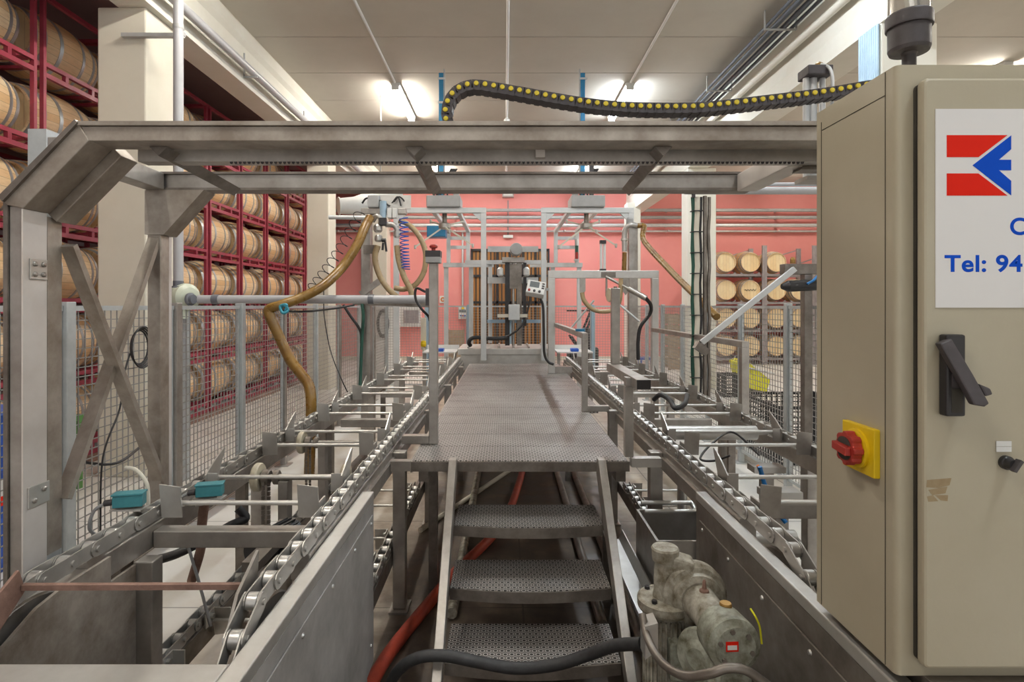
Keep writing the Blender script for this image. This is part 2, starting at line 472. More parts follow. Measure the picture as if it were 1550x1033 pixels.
# door_1: tall timber slat door in the pink wall
x0, x1 = W(714, 0, 17.2).x, W(830, 0, 17.2).x
d1 = MB().box(x0, x1, 17.16, 17.3, 0, W(0, 377, 17.2).z).to('door_1', M['slats'], kind='structure')
b = MB()
for i in range(7):
    x = x0 + (x1 - x0) * i / 6
    b.box(x - .03, x + .03, 17.12, 17.16, 0, W(0, 377, 17.2).z)
for z in (.05, W(0, 458, 17.2).z, W(0, 418, 17.2).z, W(0, 379, 17.2).z):
    b.box(x0, x1, 17.12, 17.16, z - .035, z + .035)
b.to('door_frame', M['black'], d1)

# fluorescent lamps along two conduits
def lamp_fixture(x, y0, y1, m, label):
    t = thing('fluorescent_lamp', label, 'lamp', (x, (y0 + y1) / 2, CEIL - .14), 'ceiling fluorescent lamps')
    MB().box(x - .07, x + .07, y0 - .04, y1 + .04, CEIL - .05, CEIL - .003).to('housing', M['white_paint'], t)
    MB().cyl((x - .035, y0, CEIL - .085), (x - .035, y1, CEIL - .085), .017, 8).cyl((x + .035, y0, CEIL - .085), (x + .035, y1, CEIL - .085), .017, 8).to('tube', m, t)
    MB().box(x - .06, x + .06, y0 - .05, y0 - .01, CEIL - .12, CEIL - .05).box(x - .06, x + .06, y1 + .01, y1 + .05, CEIL - .12, CEIL - .05).to('end_cap', M['white_paint'], t)
LX, RX = -1.78, 2.04
for i, y in enumerate((9.3, 14.4, 4.1, -.9)):
    n = ['near', 'far', 'overhead', 'rear'][i]
    lamp_fixture(LX, y, y + 1.55, M['lamp'], ['lit fluorescent lamp on the ceiling left of the blue lifting columns, nearer of its row', 'farther lit fluorescent lamp on the left ceiling conduit, glimpsed between the gantry beams', 'fluorescent lamp on the left conduit straight above the platform', 'fluorescent lamp on the left conduit behind the camera'][i])
    lamp_fixture(RX, y, y + 1.55, M['lamp_cool'], ['cool white fluorescent lamp on the ceiling behind the black cable carrier', 'farther cool fluorescent lamp on the right ceiling conduit beyond the carrier', 'cool fluorescent lamp on the right conduit above the right conveyor', 'cool fluorescent lamp on the right conduit behind the camera'][i])
for i, (x, y) in enumerate(((7.5, 3.0), (7.5, 8.5), (7.5, 14.0))):  # lamps added out of view to brighten the right bay and far end
    lamp_fixture(x, y, y + 1.55, M['lamp'], 'added, unseen fluorescent lamp brightening the right bay of the hall, %s from the camera' % ORD[i])
for x, lab in ((LX, 'thin white ceiling conduit feeding the left row of lamps'), (.04, 'thin white ceiling conduit down the middle of the ceiling'), (RX, 'thin pale ceiling conduit feeding the right row of lamps')):
    b = MB()
    spans = ((-4.5, 16.5),) if x == .04 else ((-4.5, -1), (.75, 4.0), (5.75, 9.2), (10.95, 14.3))
    for y0, y1 in spans: b.cyl((x, y0, CEIL - .02), (x, y1, CEIL - .02), .02, 8)
    solo('ceiling_conduit', b, M['white_paint'], lab, 'conduit')
solo('smoke_detector', MB().lathe([(.001, -.11), (.05, -.1), (.06, -.05), (.04, -.03), (.02, 0)], (.04, 10.9, CEIL - .03)), M['white_paint'], 'small white round detector hanging on the middle ceiling conduit', 'detector')

# ================================================================== barrels and their racks
def make_barrel(label, group):
    L, rb, rh = .90, .345, .285
    o0 = (0, 0, rb)
    t = thing('wine_barrel', label, 'barrel', (0, 0, 0), group)      # origin at the barrel's underside, axis along Y
    prof = []
    for i in range(13):
        u = -1 + i / 6
        prof.append((rh + (rb - rh) * (1 - u * u), u * L / 2))
    body = MB().lathe(prof, o0, (0, 1, 0), 32, caps=False)
    for s in (-1, 1):                                                  # chimb ring
        body.lathe([(rh, s * L / 2), (rh - .02, s * L / 2), (rh - .02, s * (L / 2 - .03))], o0, (0, 1, 0), 32, caps=False)
    body.to('body', M['oak'], t, off=(0, 0, rb))
    for s in (-1, 1):
        MB().lathe([(rh - .019, s * (L / 2 - .03)), (.001, s * (L / 2 - .028))], o0, (0, 1, 0), 32, caps=False).to('head', M['oak_head'], t, off=(0, 0, rb))
    for yh, wd in ((-.425, .045), (-.33, .04), (-.15, .04), (.15, .04), (.33, .04), (.425, .045)):
        rr = lambda y: rh + (rb - rh) * (1 - (y / (L / 2)) ** 2) + .003
        MB().lathe([(rr(yh - wd / 2) - .006, yh - wd / 2), (rr(yh - wd / 2), yh - wd / 2), (rr(yh + wd / 2), yh + wd / 2), (rr(yh + wd / 2) - .006, yh + wd / 2)], o0, (0, 1, 0), 32, caps=False).to('hoop', M['hoop'], t, off=(0, 0, rb))
    return t
def make_rack(label, group, material, w=.80, depth=1.0, h=.755):
    """one stacking frame: origin at the centre of its foot; open faces towards +X / -X"""
    t = thing('barrel_rack', label, 'rack', (0, 0, 0), group)
    for sx in (-1, 1):
        for sy in (-1, 1):
            x, y = sx * w / 2, sy * depth / 2
            MB().box(x - .02, x + .02, y - .035, y + .0, 0, h - .001).to('post', material, t) if sy > 0 else MB().box(x - .02, x + .02, y, y + .035, 0, h - .001).to('post', material, t)
    for sx in (-1, 1):
        x = sx * w / 2
        MB().box(x - .02, x + .02, -depth / 2 + .036, depth / 2 - .036, 0.0, .045).to('lower_rail', material, t)
        MB().box(x - .02, x + .02, -depth / 2 + .036, depth / 2 - .036, .105, .145).to('upper_rail', material, t)
        MB().box(x - .02, x + .02, -.2, -.16, .046, .104).box(x - .02, x + .02, .16, .2, .046, .104).to('spacer', material, t)
    for sy in (-1, 1):
        y = sy * .40
        MB().box(-w / 2 + .021, w / 2 - .021, y - .025, y + .025, .095, .122).prism([(-.30, y - .02, .1221), (-.18, y - .02, .1221), (-.30, y - .02, .185)], (0, .04, 0)).prism([(.30, y - .02, .1221), (.18, y - .02, .1221), (.30, y - .02, .185)], (0, .04, 0)).to('saddle', material, t)
    return t
XR, PITCH, LEV = -4.42, 1.025, .755
LVN = ['bottom', 'second', 'third', 'fourth', 'fifth', 'sixth', 'top']
bp = rp = None
for k in range(10):
    yc = 4.365 + PITCH * (k + .5)
    for l in range(7):
        z = .08 + LEV * l
        if l == 6 and k > 8: continue
        lab = 'crimson stacking rack, %s from the camera along the left row, %s level from the floor' % (ORD[k], LVN[l] if l < 6 else 'empty topmost')
        if l == 6:
            continue
        if rp is None:
            rp = make_rack(lab, 'crimson barrel racks along the left side', M['rack_red'], depth=.95); rp.location = (XR - .40, yc, z)
        else:
            dup(rp, (XR - .40, yc, z), lab)
        lab = 'oak barrel lying in the left racks, %s from the camera on the %s level up' % (ORD[k], LVN[l])
        if bp is None:
            bp = make_barrel(lab, 'oak barrels in the left racks'); bp.location = (XR - .40, yc, z + .087)
        else:
            o = dup(bp, (XR - .40, yc + R.uniform(-.01, .01), z + .087), lab, rot=(0, R.uniform(-.6, .6) * 0, 0))
# floor runners carrying the stacks
b = MB().box(XR - .45, XR - .35, 4.3, 14.6, 0, .079).box(XR - .47 - .30, XR - .37 - .30, 4.3, 14.6, 0, .0795)
b = MB().box(XR - .05, XR + .05, 4.37, 14.6, 0, .078).box(XR - .85, XR - .75, 4.37, 14.6, 0, .078)
solo('rack_runner', b, M['rust'], 'low rusty floor runners under the left row of barrel racks', 'runner')
b = MB()
for k in range(9):
    y0 = 4.365 + PITCH * k
    b.box(XR - .02, XR + .02, y0 + .04, y0 + PITCH - .04, .08 + 6 * LEV, .12 + 6 * LEV).box(XR - .82, XR - .78, y0 + .04, y0 + PITCH - .04, .08 + 6 * LEV, .12 + 6 * LEV)
    for yy in (y0 + .005, y0 + PITCH - .04):
        b.box(XR - .82, XR + .02, yy, yy + .035, .08 + 6 * LEV, .12 + 6 * LEV)
solo('rack_top_frame', b, M['rack_red'], 'crimson top frame lying along the upper edge of the left barrel racks', 'rack')

# far right racks: barrel heads towards the camera
gx = [W(1094, 0, 16.3).x, W(1130, 0, 16.3).x, W(1130, 0, 16.3).x + .73, W(1130, 0, 16.3).x + 1.41, W(1130, 0, 16.3).x + 2.14]
zrow = [W(0, 525, 16.0).z, W(0, 484, 16.0).z, W(0, 437, 16.0).z, W(0, 395, 16.0).z]
zrow = [.52 + .79 * i for i in range(4)]
far_b = None
for l in range(4):
    for i, x in enumerate(gx):
        if l == 3 and i > 2: continue
        lab = 'pale barrel end on the far right rack, %s from the left, %s row up' % (ORD[i], ORD[l])
        o = dup(bp, (x, 16.45, zrow[l] - .331), lab, group='barrels on the far right racks'); o.scale = (.955, .955, .955)
br = [o for o in bpy.data.objects if o.get('label') == 'pale barrel end on the far right rack, second from the left, third row up'][0]
br['label'] = 'pale barrel end with a dark scrawled mark on the far right rack'
b = MB().tube(spline([(-.17 + .028 * k, -.428, .345 + .03 * math.sin(k * 2.2) * (1.4 if k % 3 == 0 else .8)) for k in range(13)], 5), .006, 5)
mk = bpy.data.objects.new('scrawled_mark', b.mesh('scrawled_mark')); COL.objects.link(mk); mk.data.materials.append(M['dark_grey']); mk.parent = br; mk['label'] = 'dark scrawled mark'
for i, (xa, xb) in enumerate(((gx[0] - .40, gx[1] + .333), (gx[2] - .333, gx[3] + .333), (gx[4] - .333, gx[4] + .8))):
    t = thing('pallet_rack', 'grey and maroon barrel rack against the far pink wall, %s from the left' % ORD[i], 'rack', ((xa + xb) / 2, 16.4, 0), 'far right barrel racks')
    for x in (xa, xb):
        for yy in (15.98, 16.86):
            MB().box(x - .03, x + .03, yy - .03, yy + .03, 0, 3.35).to('post', M['rack_grey'], t)
    for l in range(4):
        z = zrow[l] - .331 - .0005
        MB().box(xa + .031, xb - .031, 16.05, 16.10, z - .065, z - .001).box(xa + .031, xb - .031, 16.76, 16.81, z - .065, z - .001).to('shelf_beam', M['rack_grey'] if l > 1 else M['rack_grey'], t)
        b = MB()
        for gx_ in gx:
            if xa < gx_ < xb:
                for s in (-1, 1):
                    b.prism([(gx_ + s * .20, 16.05, z - .0005), (gx_ + s * .27, 16.05, z - .0005), (gx_ + s * .27, 16.05, z + .055)], (0, .05, 0)).prism([(gx_ + s * .20, 16.76, z - .0005), (gx_ + s * .27, 16.76, z - .0005), (gx_ + s * .27, 16.76, z + .055)], (0, .05, 0))
        b.to('cradle_block', M['rack_grey'], t)
    MB().bar((xa, 16.94, 2.9), (xb, 16.94, 3.3), .03, .03).to('brace', M['rack_grey'], t)

# ================================================================== mesh fencing
def mesh_panel(a, c, z0=.12, z1=1.66, pitch=.05, bar=.028, label='', group=None):
    a, c = Vector(a), Vector(c)
    d = c - a; L = d.length; d.normalize()
    t = thing('wire_fence', label, 'fence', ((a.x + c.x) / 2, (a.y + c.y) / 2, 0), group)
    fr = MB()
    for z in (z0, z1 - bar):
        fr.bar(a + Vector((0, 0, z + bar / 2)), c + Vector((0, 0, z + bar / 2)), bar, bar)
    for p in (a, c):
        q = p + (d if p is a else -d) * (bar * .3)
        fr.bar(q + Vector((0, 0, z0)), q + Vector((0, 0, z1)), bar * .6, bar * .6)
    fr.to('frame', M['galv'], t)
    wi = MB()
    n = int(L / pitch); s = L / n
    for i in range(1, n):
        p = a + d * (s * i)
        wi.bar(p + Vector((0, 0, z0 + bar)), p + Vector((0, 0, z1 - bar)), .005, .005)
    h = z1 - z0 - 2 * bar; m = int(h / pitch)
    for j in range(1, m):
        z = z0 + bar + h * j / m
        wi.bar(a + Vector((0, 0, z)), c + Vector((0, 0, z)), .005, .005)
    wi.to('wire_mesh', M['wire'], t)
    return t
def fence_post(x, y, m, label, group, w=.055, h=1.68):
    t = thing('fence_post', label, 'post', (x, y, 0), group)
    MB().box(x - w / 2, x + w / 2, y - w / 2, y + w / 2, .01, h).to('tube', m, t, bev=.004)
    MB().box(x - .07, x + .07, y - .07, y + .07, 0, .0099).to('foot_plate', m, t)
    return t
FLX, FRX = -2.30, 2.50
ly = [2.0, 2.98, 3.97, 4.95, 5.92, 6.92, 7.90, 9.0, 10.0, 11.0]
for i, y in enumerate(ly):
    fence_post(FLX, y, M['galv'] if i % 2 else M['steel'], 'square fence post on the left side, %s from the camera' % ORD[i], 'left fence posts', .065 if i < 4 else .055)
    if i: mesh_panel((FLX, ly[i - 1] + .036, 0), (FLX, y - .036, 0), label='wire mesh panel of the left fence, %s from the camera' % ORD[i - 1], group='left fence panels')
ry = [4.02, 5.02, 6.02, 7.0, 8.0, 9.0, 10.0, 11.0]
for i, y in enumerate(ry):
    fence_post(FRX, y, M['galv'], 'square fence post on the right side, %s from the camera' % ORD[i], 'right fence posts', .055)
    if i: mesh_panel((FRX, ry[i - 1] + .03, 0), (FRX, y - .03, 0), label='wire mesh panel of the right fence, %s from the camera' % ORD[i - 1], group='right fence panels')
bx = [FLX + (FRX - FLX) * i / 6 for i in range(7)]
for i in range(1, 6):
    fence_post(bx[i], 11.0, M['blue_cable'], 'pale blue fence post at the far end, %s from the left' % ORD[i - 1], 'far fence posts', .06)
for i in range(6):
    mesh_panel((bx[i] + .035, 11.0, 0), (bx[i + 1] - .035, 11.0, 0), label='wire mesh panel across the far end, %s from the left' % ORD[i], group='far fence panels')

# ================================================================== things on and before the far wall
zs = [W(0, p, 16.95).z for p in (318, 329, 341, 349)]
for i, (z, r, m) in enumerate(zip(zs, (.05, .05, .055, .03), ('grey_paint', 'grey_paint', 'alu', 'alu'))):
    b = MB().cyl((-6.3, 17.0 if i != 3 else 17.15, z), (10.2, 17.0 if i != 3 else 17.15, z), r, 10)
    for x in (-5, -1.5, 1.8, 4.9, 8.2):
        b.box(x - .02, x + .02, 17.0, 17.3, z - .02, z + .02)
    solo('wall_pipe', b, M[m], '%s of the four long pipes across the far pink wall, counted from the top' % ORD[i], 'pipe')
t = thing('emergency_light', 'grey box light fixed high on the pink wall above the timber door', 'lamp', (W(769, 294, 17.2).x, 17.2, W(0, 300, 17.2).z))
c = W(769, 294, 17.2)
MB().box(c.x - .17, c.x + .17, 17.08, 17.3, c.z - .1, c.z + .1).to('housing', M['grey_paint'], t)
MB().box(c.x - .14, c.x + .14, 17.07, 17.08, c.z - .07, c.z + .07).to('diffuser', M['white_paint'], t)
c = W(769, 358, 17.2)
solo('exit_light', MB().box(c.x - .15, c.x + .15, 17.2, 17.3, c.z - .045, c.z + .045), M['white_paint'], 'small flat white light on the pink wall just above the timber door', 'lamp', bev=.01)
solo('wall_cable', MB().tube(spline([(c.x, 17.28, c.z + .05), (c.x, 17.28, c.z + 1.1)], 3), .02, 6), M['rack_grey'], 'dark vertical cable joining the two lights above the timber door', 'cable')
for px, lab in ((699, 'left'), (829, 'right')):
    pass
t = thing('ventilation_cabinet', 'white wall cabinet with a dark grille on the pink wall behind the left fence', 'cabinet', (W(620, 0, 17.1).x, 17.1, W(0, 495, 17.1).z))
a, c = W(604, 495, 17.1), W(637, 464, 17.1)
MB().box(a.x, c.x, 17.0, 17.3, a.z, c.z).to('housing', M['white_paint'], t, bev=.01)
a, c = W(611, 489, 17.0), W(634, 470, 17.0)
MB().box(a.x, c.x, 16.97, 17.0, a.z, c.z).to('grille', M['rack_grey'], t)
t = thing('wall_switchboard', 'white switchboard with a yellow warning triangle on the pink wall beside the door', 'switchboard', (W(701, 0, 17.2).x, 17.2, W(0, 486, 17.2).z))
a, c = W(694, 483, 17.2), W(708, 463, 17.2)
MB().box(a.x, c.x, 17.12, 17.3, a.z, c.z).to('housing', M['white_paint'], t)
MB().box(a.x + .03, c.x - .03, 17.10, 17.12, c.z - .2, c.z - .12).to('window', M['screen'], t)
MB().prism([((a.x + c.x) / 2 - .05, 17.1, c.z - .1), ((a.x + c.x) / 2 + .05, 17.1, c.z - .1), ((a.x + c.x) / 2, 17.1, c.z - .01)], (0, .02, 0)).to('warning_triangle', M['yellow'], t)
for dx in (-.06, 0, .06):
    MB().lathe([(.025, 0), (.02, -.04)], ((a.x + c.x) / 2 + dx, 17.12, a.z + .1), (0, 1, 0), 10).to('socket', M['red_knob'] if dx == 0 else M['blue_plastic'], t)
solo('conduit_pipe', MB().cyl((W(700, 0, 17.2).x, 17.25, c.z + .01), (W(700, 0, 17.2).x, 17.25, W(0, 350, 17.2).z), .03, 8), M['alu'], 'white vertical conduit rising from the wall switchboard', 'conduit')
t = thing('fire_sign', 'small white fire sign with an orange ring on the pink wall', 'sign', (W(670, 0, 17.2).x, 17.28, W(0, 459, 17.2).z))
a, c = W(665, 459, 17.2), W(675, 448, 17.2)
MB().box(a.x, c.x, 17.27, 17.3, a.z, c.z).to('panel', M['white_paint'], t)
MB().lathe([(.07, 0), (.07, -.012), (.035, -.012), (.035, 0)], ((a.x + c.x) / 2, 17.27, (a.z + c.z) / 2), (0, 1, 0), 16, caps=False).to('ring', M['orange'], t)
def slat_crate(px0, px1, py0, py1, Y, label, m='crate'):
    a, c = W(px0, py1, Y), W(px1, py0, Y)
    z0 = 0
    t = thing('wooden_crate', label, 'crate', ((a.x + c.x) / 2, Y, z0))
    n = 5; h = (c.z - z0) / n
    for i in range(n):
        MB().box(a.x, c.x, Y, Y + .02, z0 + h * i + .02, z0 + h * (i + 1) - .02).box(a.x, c.x, Y + .6, Y + .62, z0 + h * i + .02, z0 + h * (i + 1) - .02).to('slat', M[m], t)
    for x in (a.x, c.x - .06):
        for yy in (Y + .021, Y + .54):
            MB().box(x, x + .06, yy, yy + .058, z0, c.z).to('corner_post', M[m], t)
slat_crate(674, 701, 500, 528, 15.6, 'weathered slatted crate standing behind the far fence below the switchboard')
slat_crate(1012, 1036, 475, 540, 14.6, 'tall weathered slatted crate standing by the right column behind the fence')
# timber door jamb cabinet (white door leaf with a coiled cable)
t = thing('white_locker', 'tall white locker with a coiled black cable on its front behind the left fence', 'locker', (W(580, 0, 14.0).x, 14.0, 0))
a, c = W(561, 545, 14.0), W(600, 463, 14.0)
MB().box(a.x, c.x, 14.0, 14.5, 0, 1.64).to('body', M['white_paint'], t, bev=.01)
MB().box(a.x + .03, c.x - .03, 13.98, 14.0, .08, 1.6).to('door', M['white_paint'], t)
b = MB()
for i in range(5):
    b.tube([((a.x + c.x) / 2 + math.cos(q) * (.10 + .012 * i), 13.95 - .004 * i, 1.22 + math.sin(q) * (.27 + .02 * i)) for q in [2 * math.pi * j / 24 for j in range(25)]], .008, 6)
b.to('coiled_cable', M['black'], t)
t = thing('white_duct', 'short white ventilation duct sloping in front of the second left column', 'duct', W(545, 312, 9.5))
MB().tube([W(514, 312, 9.4), W(540, 312, 9.5), W(600, 290, 10.2)], [.13, .16, .16], 16).to('tube', M['white_paint'], t)
MB().tube([W(514, 312, 9.4), W(512, 312, 9.39)], [.15, .15], 16).to('flange', M['white_paint'], t)
MB().box(W(575, 0, 9.8).x - .01, W(575, 0, 9.8).x + .01, 9.85, 9.87, W(0, 293, 9.86).z, CEIL).to('hanger', M['wire'], t)
# stuff beyond the right fence
a = W(1113, 600, 10.6)
t = thing('yellow_bin', 'bright yellow tilted tipping bin on the floor beyond the right fence', 'bin', (a.x + .28, 10.7, 0))
MB().prism([(a.x + .1, 10.4, .16), (a.x + .5, 10.4, .08), (a.x + .56, 10.4, .30), (a.x + .12, 10.4, .66), (a.x, 10.4, .62)], (0, .5, 0)).to('tub', M['bin_yellow'], t, bev=.01)
MB().cyl((a.x + .02, 10.38, .55), (a.x + .62, 10.38, .42), .018, 8).cyl((a.x + .62, 10.92, .42), (a.x + .02, 10.92, .55), .018, 8).to('handle', M['alu'], t)
MB().box(a.x + .06, a.x + .5, 10.42, 10.88, .05, .09).to('base', M['grey_paint'], t)
for yy in (10.44, 10.82):
    MB().lathe([(.05, -.02), (.05, .02)], (a.x + .2, yy, .05), (0, 1, 0), 14).to('wheel', M['black_rubber'], t)
def mesh_crate(x0, x1, y0, y1, z0, z1, label, m='black'):
    t = thing('wire_crate', label, 'crate', ((x0 + x1) / 2, (y0 + y1) / 2, z0))
    b = MB()
    for x in (x0, x1):
        for y in (y0, y1): b.bar((x, y, z0), (x, y, z1), .035, .035)
    for z in (z0 + .02, z1 - .02):
        b.bar((x0, y0, z), (x1, y0, z), .03, .03); b.bar((x0, y1, z), (x1, y1, z), .03, .03); b.bar((x0, y0, z), (x0, y1, z), .03, .03); b.bar((x1, y0, z), (x1, y1, z), .03, .03)
    b.to('frame', M[m], t)
    g = MB(); n = int((x1 - x0) / .06); q = int((y1 - y0) / .06); h = int((z1 - z0) / .06)
    for i in range(1, n):
        x = x0 + (x1 - x0) * i / n; g.bar((x, y0, z0), (x, y0, z1), .012, .012); g.bar((x, y1, z0), (x, y1, z1), .012, .012)
    for i in range(1, q):
        y = y0 + (y1 - y0) * i / q; g.bar((x0, y, z0), (x0, y, z1), .012, .012); g.bar((x1, y, z0), (x1, y, z1), .012, .012)
    for i in range(1, h):
        z = z0 + (z1 - z0) * i / h
        g.bar((x0, y0, z), (x1, y0, z), .012, .012); g.bar((x0, y1, z), (x1, y1, z), .012, .012); g.bar((x0, y0, z), (x0, y1, z), .012, .012); g.bar((x1, y0, z), (x1, y1, z), .012, .012)
    g.to('wire_mesh', M[m], t)
mesh_crate(2.85, 3.75, 5.9, 6.9, 0, .62, 'low dark wire crate on the floor close behind the right fence')
a = W(1087, 592, 10.6)
mesh_crate(a.x, a.x + .30, 10.3, 10.6, 0, .42, 'small black wire crate beside the yellow bin')
# person-free tools: hand truck and blue chair behind the far fence
t = thing('strapping_trolley', 'dark steel trolley with crossed arms standing behind the far fence on the right', 'trolley', (W(880, 0, 12.6).x, 12.6, 0))
cx = W(880, 0, 12.6).x
for s in (-1, 1):
    MB().bar((cx - .35, 12.6 + s * .25, .12), (cx + .25, 12.6 + s * .25, 1.55), .04, .05).to('arm', M['black'], t)
    MB().bar((cx + .35, 12.6 + s * .20, .12), (cx - .25, 12.6 + s * .20, 1.0), .04, .05).to('arm', M['dark_grey'], t)
    MB().lathe([(.12, -.03), (.12, .03)], (cx - .35, 12.6 + s * .28, .12), (0, 1, 0), 16).to('wheel', M['black_rubber'], t)
    MB().lathe([(.12, -.03), (.12, .03)], (cx + .35, 12.6 + s * .28, .12), (0, 1, 0), 16).to('wheel', M['black_rubber'], t)
MB().box(cx - .3, cx + .35, 12.36, 12.84, .28, .75).to('motor_box', M['black'], t, bev=.04)
MB().lathe([(.10, 0), (.12, .1), (.12, .35), (.07, .42)], (cx + .1, 12.6, .76), (0, 0, 1), 14).to('tank', M['dark_grey'], t)
MB().bar((cx - .35, 12.35, 1.55), (cx + .6, 12.35, 1.55), .03, .03).bar((cx + .25, 12.35, 1.55), (cx + .25, 12.85, 1.55), .03, .03).to('handle', M['black'], t)
t = thing('blue_chair', 'blue plastic chair behind the fence beside the right station post', 'chair', (W(980, 0, 13.2).x, 13.2, 0))
cx = W(978, 0, 13.2).x
MB().box(cx - .2, cx + .2, 13.0, 13.4, .42, .46).to('seat', M['blue_plastic'], t, bev=.01)
MB().box(cx + .16, cx + .2, 13.0, 13.4, .46, .95).to('backrest', M['blue_plastic'], t, bev=.01)
for sx in (-.17, .17):
    for sy in (13.03, 13.37):
        MB().bar((cx + sx, sy, 0), (cx + sx * .9, sy, .42), .035, .035).to('leg', M['blue_plastic'], t)
t = thing('blue_drum', 'blue drum with a white and red band at the far left edge beyond the fence', 'drum', (-3.40, 3.55, 0))
MB().lathe([(.27, 0), (.29, .03), (.29, .30), (.30, .32), (.29, .34), (.29, .62), (.30, .64), (.29, .66), (.29, .98), (.26, 1.0)], (-3.40, 3.55, 0), (0, 0, 1), 28).to('body', M['blue_plastic'], t)
MB().lathe([(.293, .48), (.293, .58)], (-3.40, 3.55, 0), (0, 0, 1), 28, caps=False).to('white_band', M['white_paint'], t, label='white painted band')
MB().lathe([(.293, .42), (.293, .48)], (-3.40, 3.55, 0), (0, 0, 1), 28, caps=False).to('red_band', M['logo_red'], t, label='red painted band')
t = thing('green_frame', 'green painted trestle on the floor between the racks and the left fence', 'trestle', (W(118, 0, 5.2).x, 5.0, 0))
xg = -3.9
MB().box(xg, xg + .05, 4.4, 5.2, .62, .67).to('rail', mat('green_paint', (.12, .30, .08), .5), t)
for yy in (4.42, 5.14):
    MB().box(xg, xg + .05, yy, yy + .05, 0, .62).to('leg', M.get('x') or bpy.data.materials['green_paint'], t)
# cable tray of dark cables along the right beam, ceiling side
b = MB()
for i in range(6):
    b.cyl((3.55 - .06 * i, -4.5, CEIL - .20 + .03 * (i % 2)), (3.55 - .06 * i, 16.0, CEIL - .20 + .03 * (i % 2)), .022, 6)
t = thing('cable_bundle', 'bundle of dark cables running along the ceiling beside the right beam', 'cables', (3.4, 6, CEIL - .25))
b.to('cables', mat('slate_cable', (.12, .14, .17), .5, .2), t)
b = MB()
for yy in range(-3, 16, 2):
    b.box(3.20, 3.60, yy, yy + .03, CEIL - .24, CEIL - .225).box(3.20, 3.21, yy, yy + .03, CEIL - .225, CEIL).box(3.59, 3.60, yy, yy + .03, CEIL - .225, CEIL)
b.to('hanger', M['wire'], t)
b = MB().cyl((3.60, -4.5, 4.90), (3.60, 16.0, 4.90), .045, 10)
solo('beam_pipe', b, M['plaster_white'], 'cream painted pipe along the aisle face of the right beam', 'pipe')
b = MB()
for i in range(9):
    y = 5.535 + .034 * i
    b.cyl((3.628, y, 1.0), (3.628, y, 4.40), .016, 8)
solo('column_cables', b, M['blue_cable'], 'row of pale blue conduits climbing the near right column behind the beacon', 'cables')
# left: pipe slung under the beam, hangers
t = thing('hanging_pipe', 'grey plastic pipe slung along the left concrete beam', 'pipe', (-3.28, 6, 4.66))
MB().cyl((-3.28, -4.5, 4.70), (-3.28, 16.5, 4.70), .05, 12).to('tube', M['pvc'], t)
b = MB()
for yy in (-1, 2, 5.15, 7.4, 9.6, 11.8, 14):
    b.box(-3.39, -3.22, yy, yy + .02, 4.63, 4.65).box(-3.40, -3.385, yy, yy + .02, 4.63, 4.95)
b.to('bracket', M['grey_paint'], t)
# ================================================================== the two chain conveyors
ZC, RW, YWL, YWR_ = .91, .28, 1.52, 1.82          # chain centre height, wrap radius, wrap centre
def chain_path(y_end, y_ret, YWR):
    """stations (y, z, angle) one pitch apart, from the far end of the upper run round the front to the return run"""
    pitch = .1015
    out = []; s = 0
    top = y_end - YWR; arc = math.pi * RW; tot = top + arc + (y_ret - YWR)
    while s < tot - pitch:
        m_ = s + pitch / 2
        if m_ < top: out.append((y_end - m_, ZC, math.pi))
        elif m_ < top + arc:
            a = (m_ - top) / RW
            out.append((YWR - RW * math.sin(a), ZC - RW + RW * math.cos(a), math.pi + a))
        else: out.append((YWR + (m_ - top - arc), ZC - 2 * RW, 0.0))
        s += pitch
    return out
_pl = {}
def link_meshes():
    for nm, dx, hh in (('outer', .022, .0235), ('inner', .017, .0225)):
        b = MB()
        for s in (-1, 1):
            poly = []
            for cy, a0 in ((.0508, -90), (-.0508, 90)):
                for i in range(7):
                    a = math.radians(a0 + i * 30)
                    poly.append((s * dx - .002, cy + math.cos(a) * hh, math.sin(a) * hh))
            b.prism(poly, (.004, 0, 0))
        if nm == 'outer':
            for cy in (-.0508, .0508):
                b.cyl((-.030, cy, 0), (.030, cy, 0), .0085, 10)
        _pl[nm] = b.mesh('chain_link_' + nm); _pl[nm].materials.append(M['chain'])
    b = MB().lathe([(.010, -.0135), (.0215, -.0135), (.0225, -.011), (.0225, .011), (.0215, .0135), (.010, .0135)], (0, -.0508, 0), (1, 0, 0), 16)
    _pl['roller'] = b.mesh('roller'); _pl['roller'].materials.append(M['chrome'])
link_meshes()
def make_chain(x, label, YWR=YWL, y_end=8.15, y_ret=4.2, skip=None):
    t = thing('conveyor_chain', label, 'chain', (x, YWR, 0), 'roller chains of the barrel conveyors')
    for i, (y, z, a) in enumerate(chain_path(y_end, y_ret, YWR)[-99:]):
        if skip and z < .5 and skip[0] < y < skip[1]: continue
        o = bpy.data.objects.new('chain_link', _pl['outer' if i % 2 else 'inner']); COL.objects.link(o)
        o.parent = t; o.location = (0, y - YWR, z); o.rotation_euler = (a, 0, 0)
        r = bpy.data.objects.new('roller', _pl['roller']); COL.objects.link(r); r.parent = o
    return t
LIN, LOUT, RIN, ROUT = -.64, -1.28, .89, 1.61
make_chain(LIN, 'steel roller chain on the inner rail of the left conveyor beside the platform')
make_chain(LOUT, 'steel roller chain on the outer rail of the left conveyor by the left fence')
make_chain(RIN, 'steel roller chain on the inner rail of the right conveyor beside the platform', YWR_, skip=(2.38, 3.14))
make_chain(ROUT, 'steel roller chain on the outer rail of the right conveyor by the right fence', YWR_, skip=(2.38, 3.14))

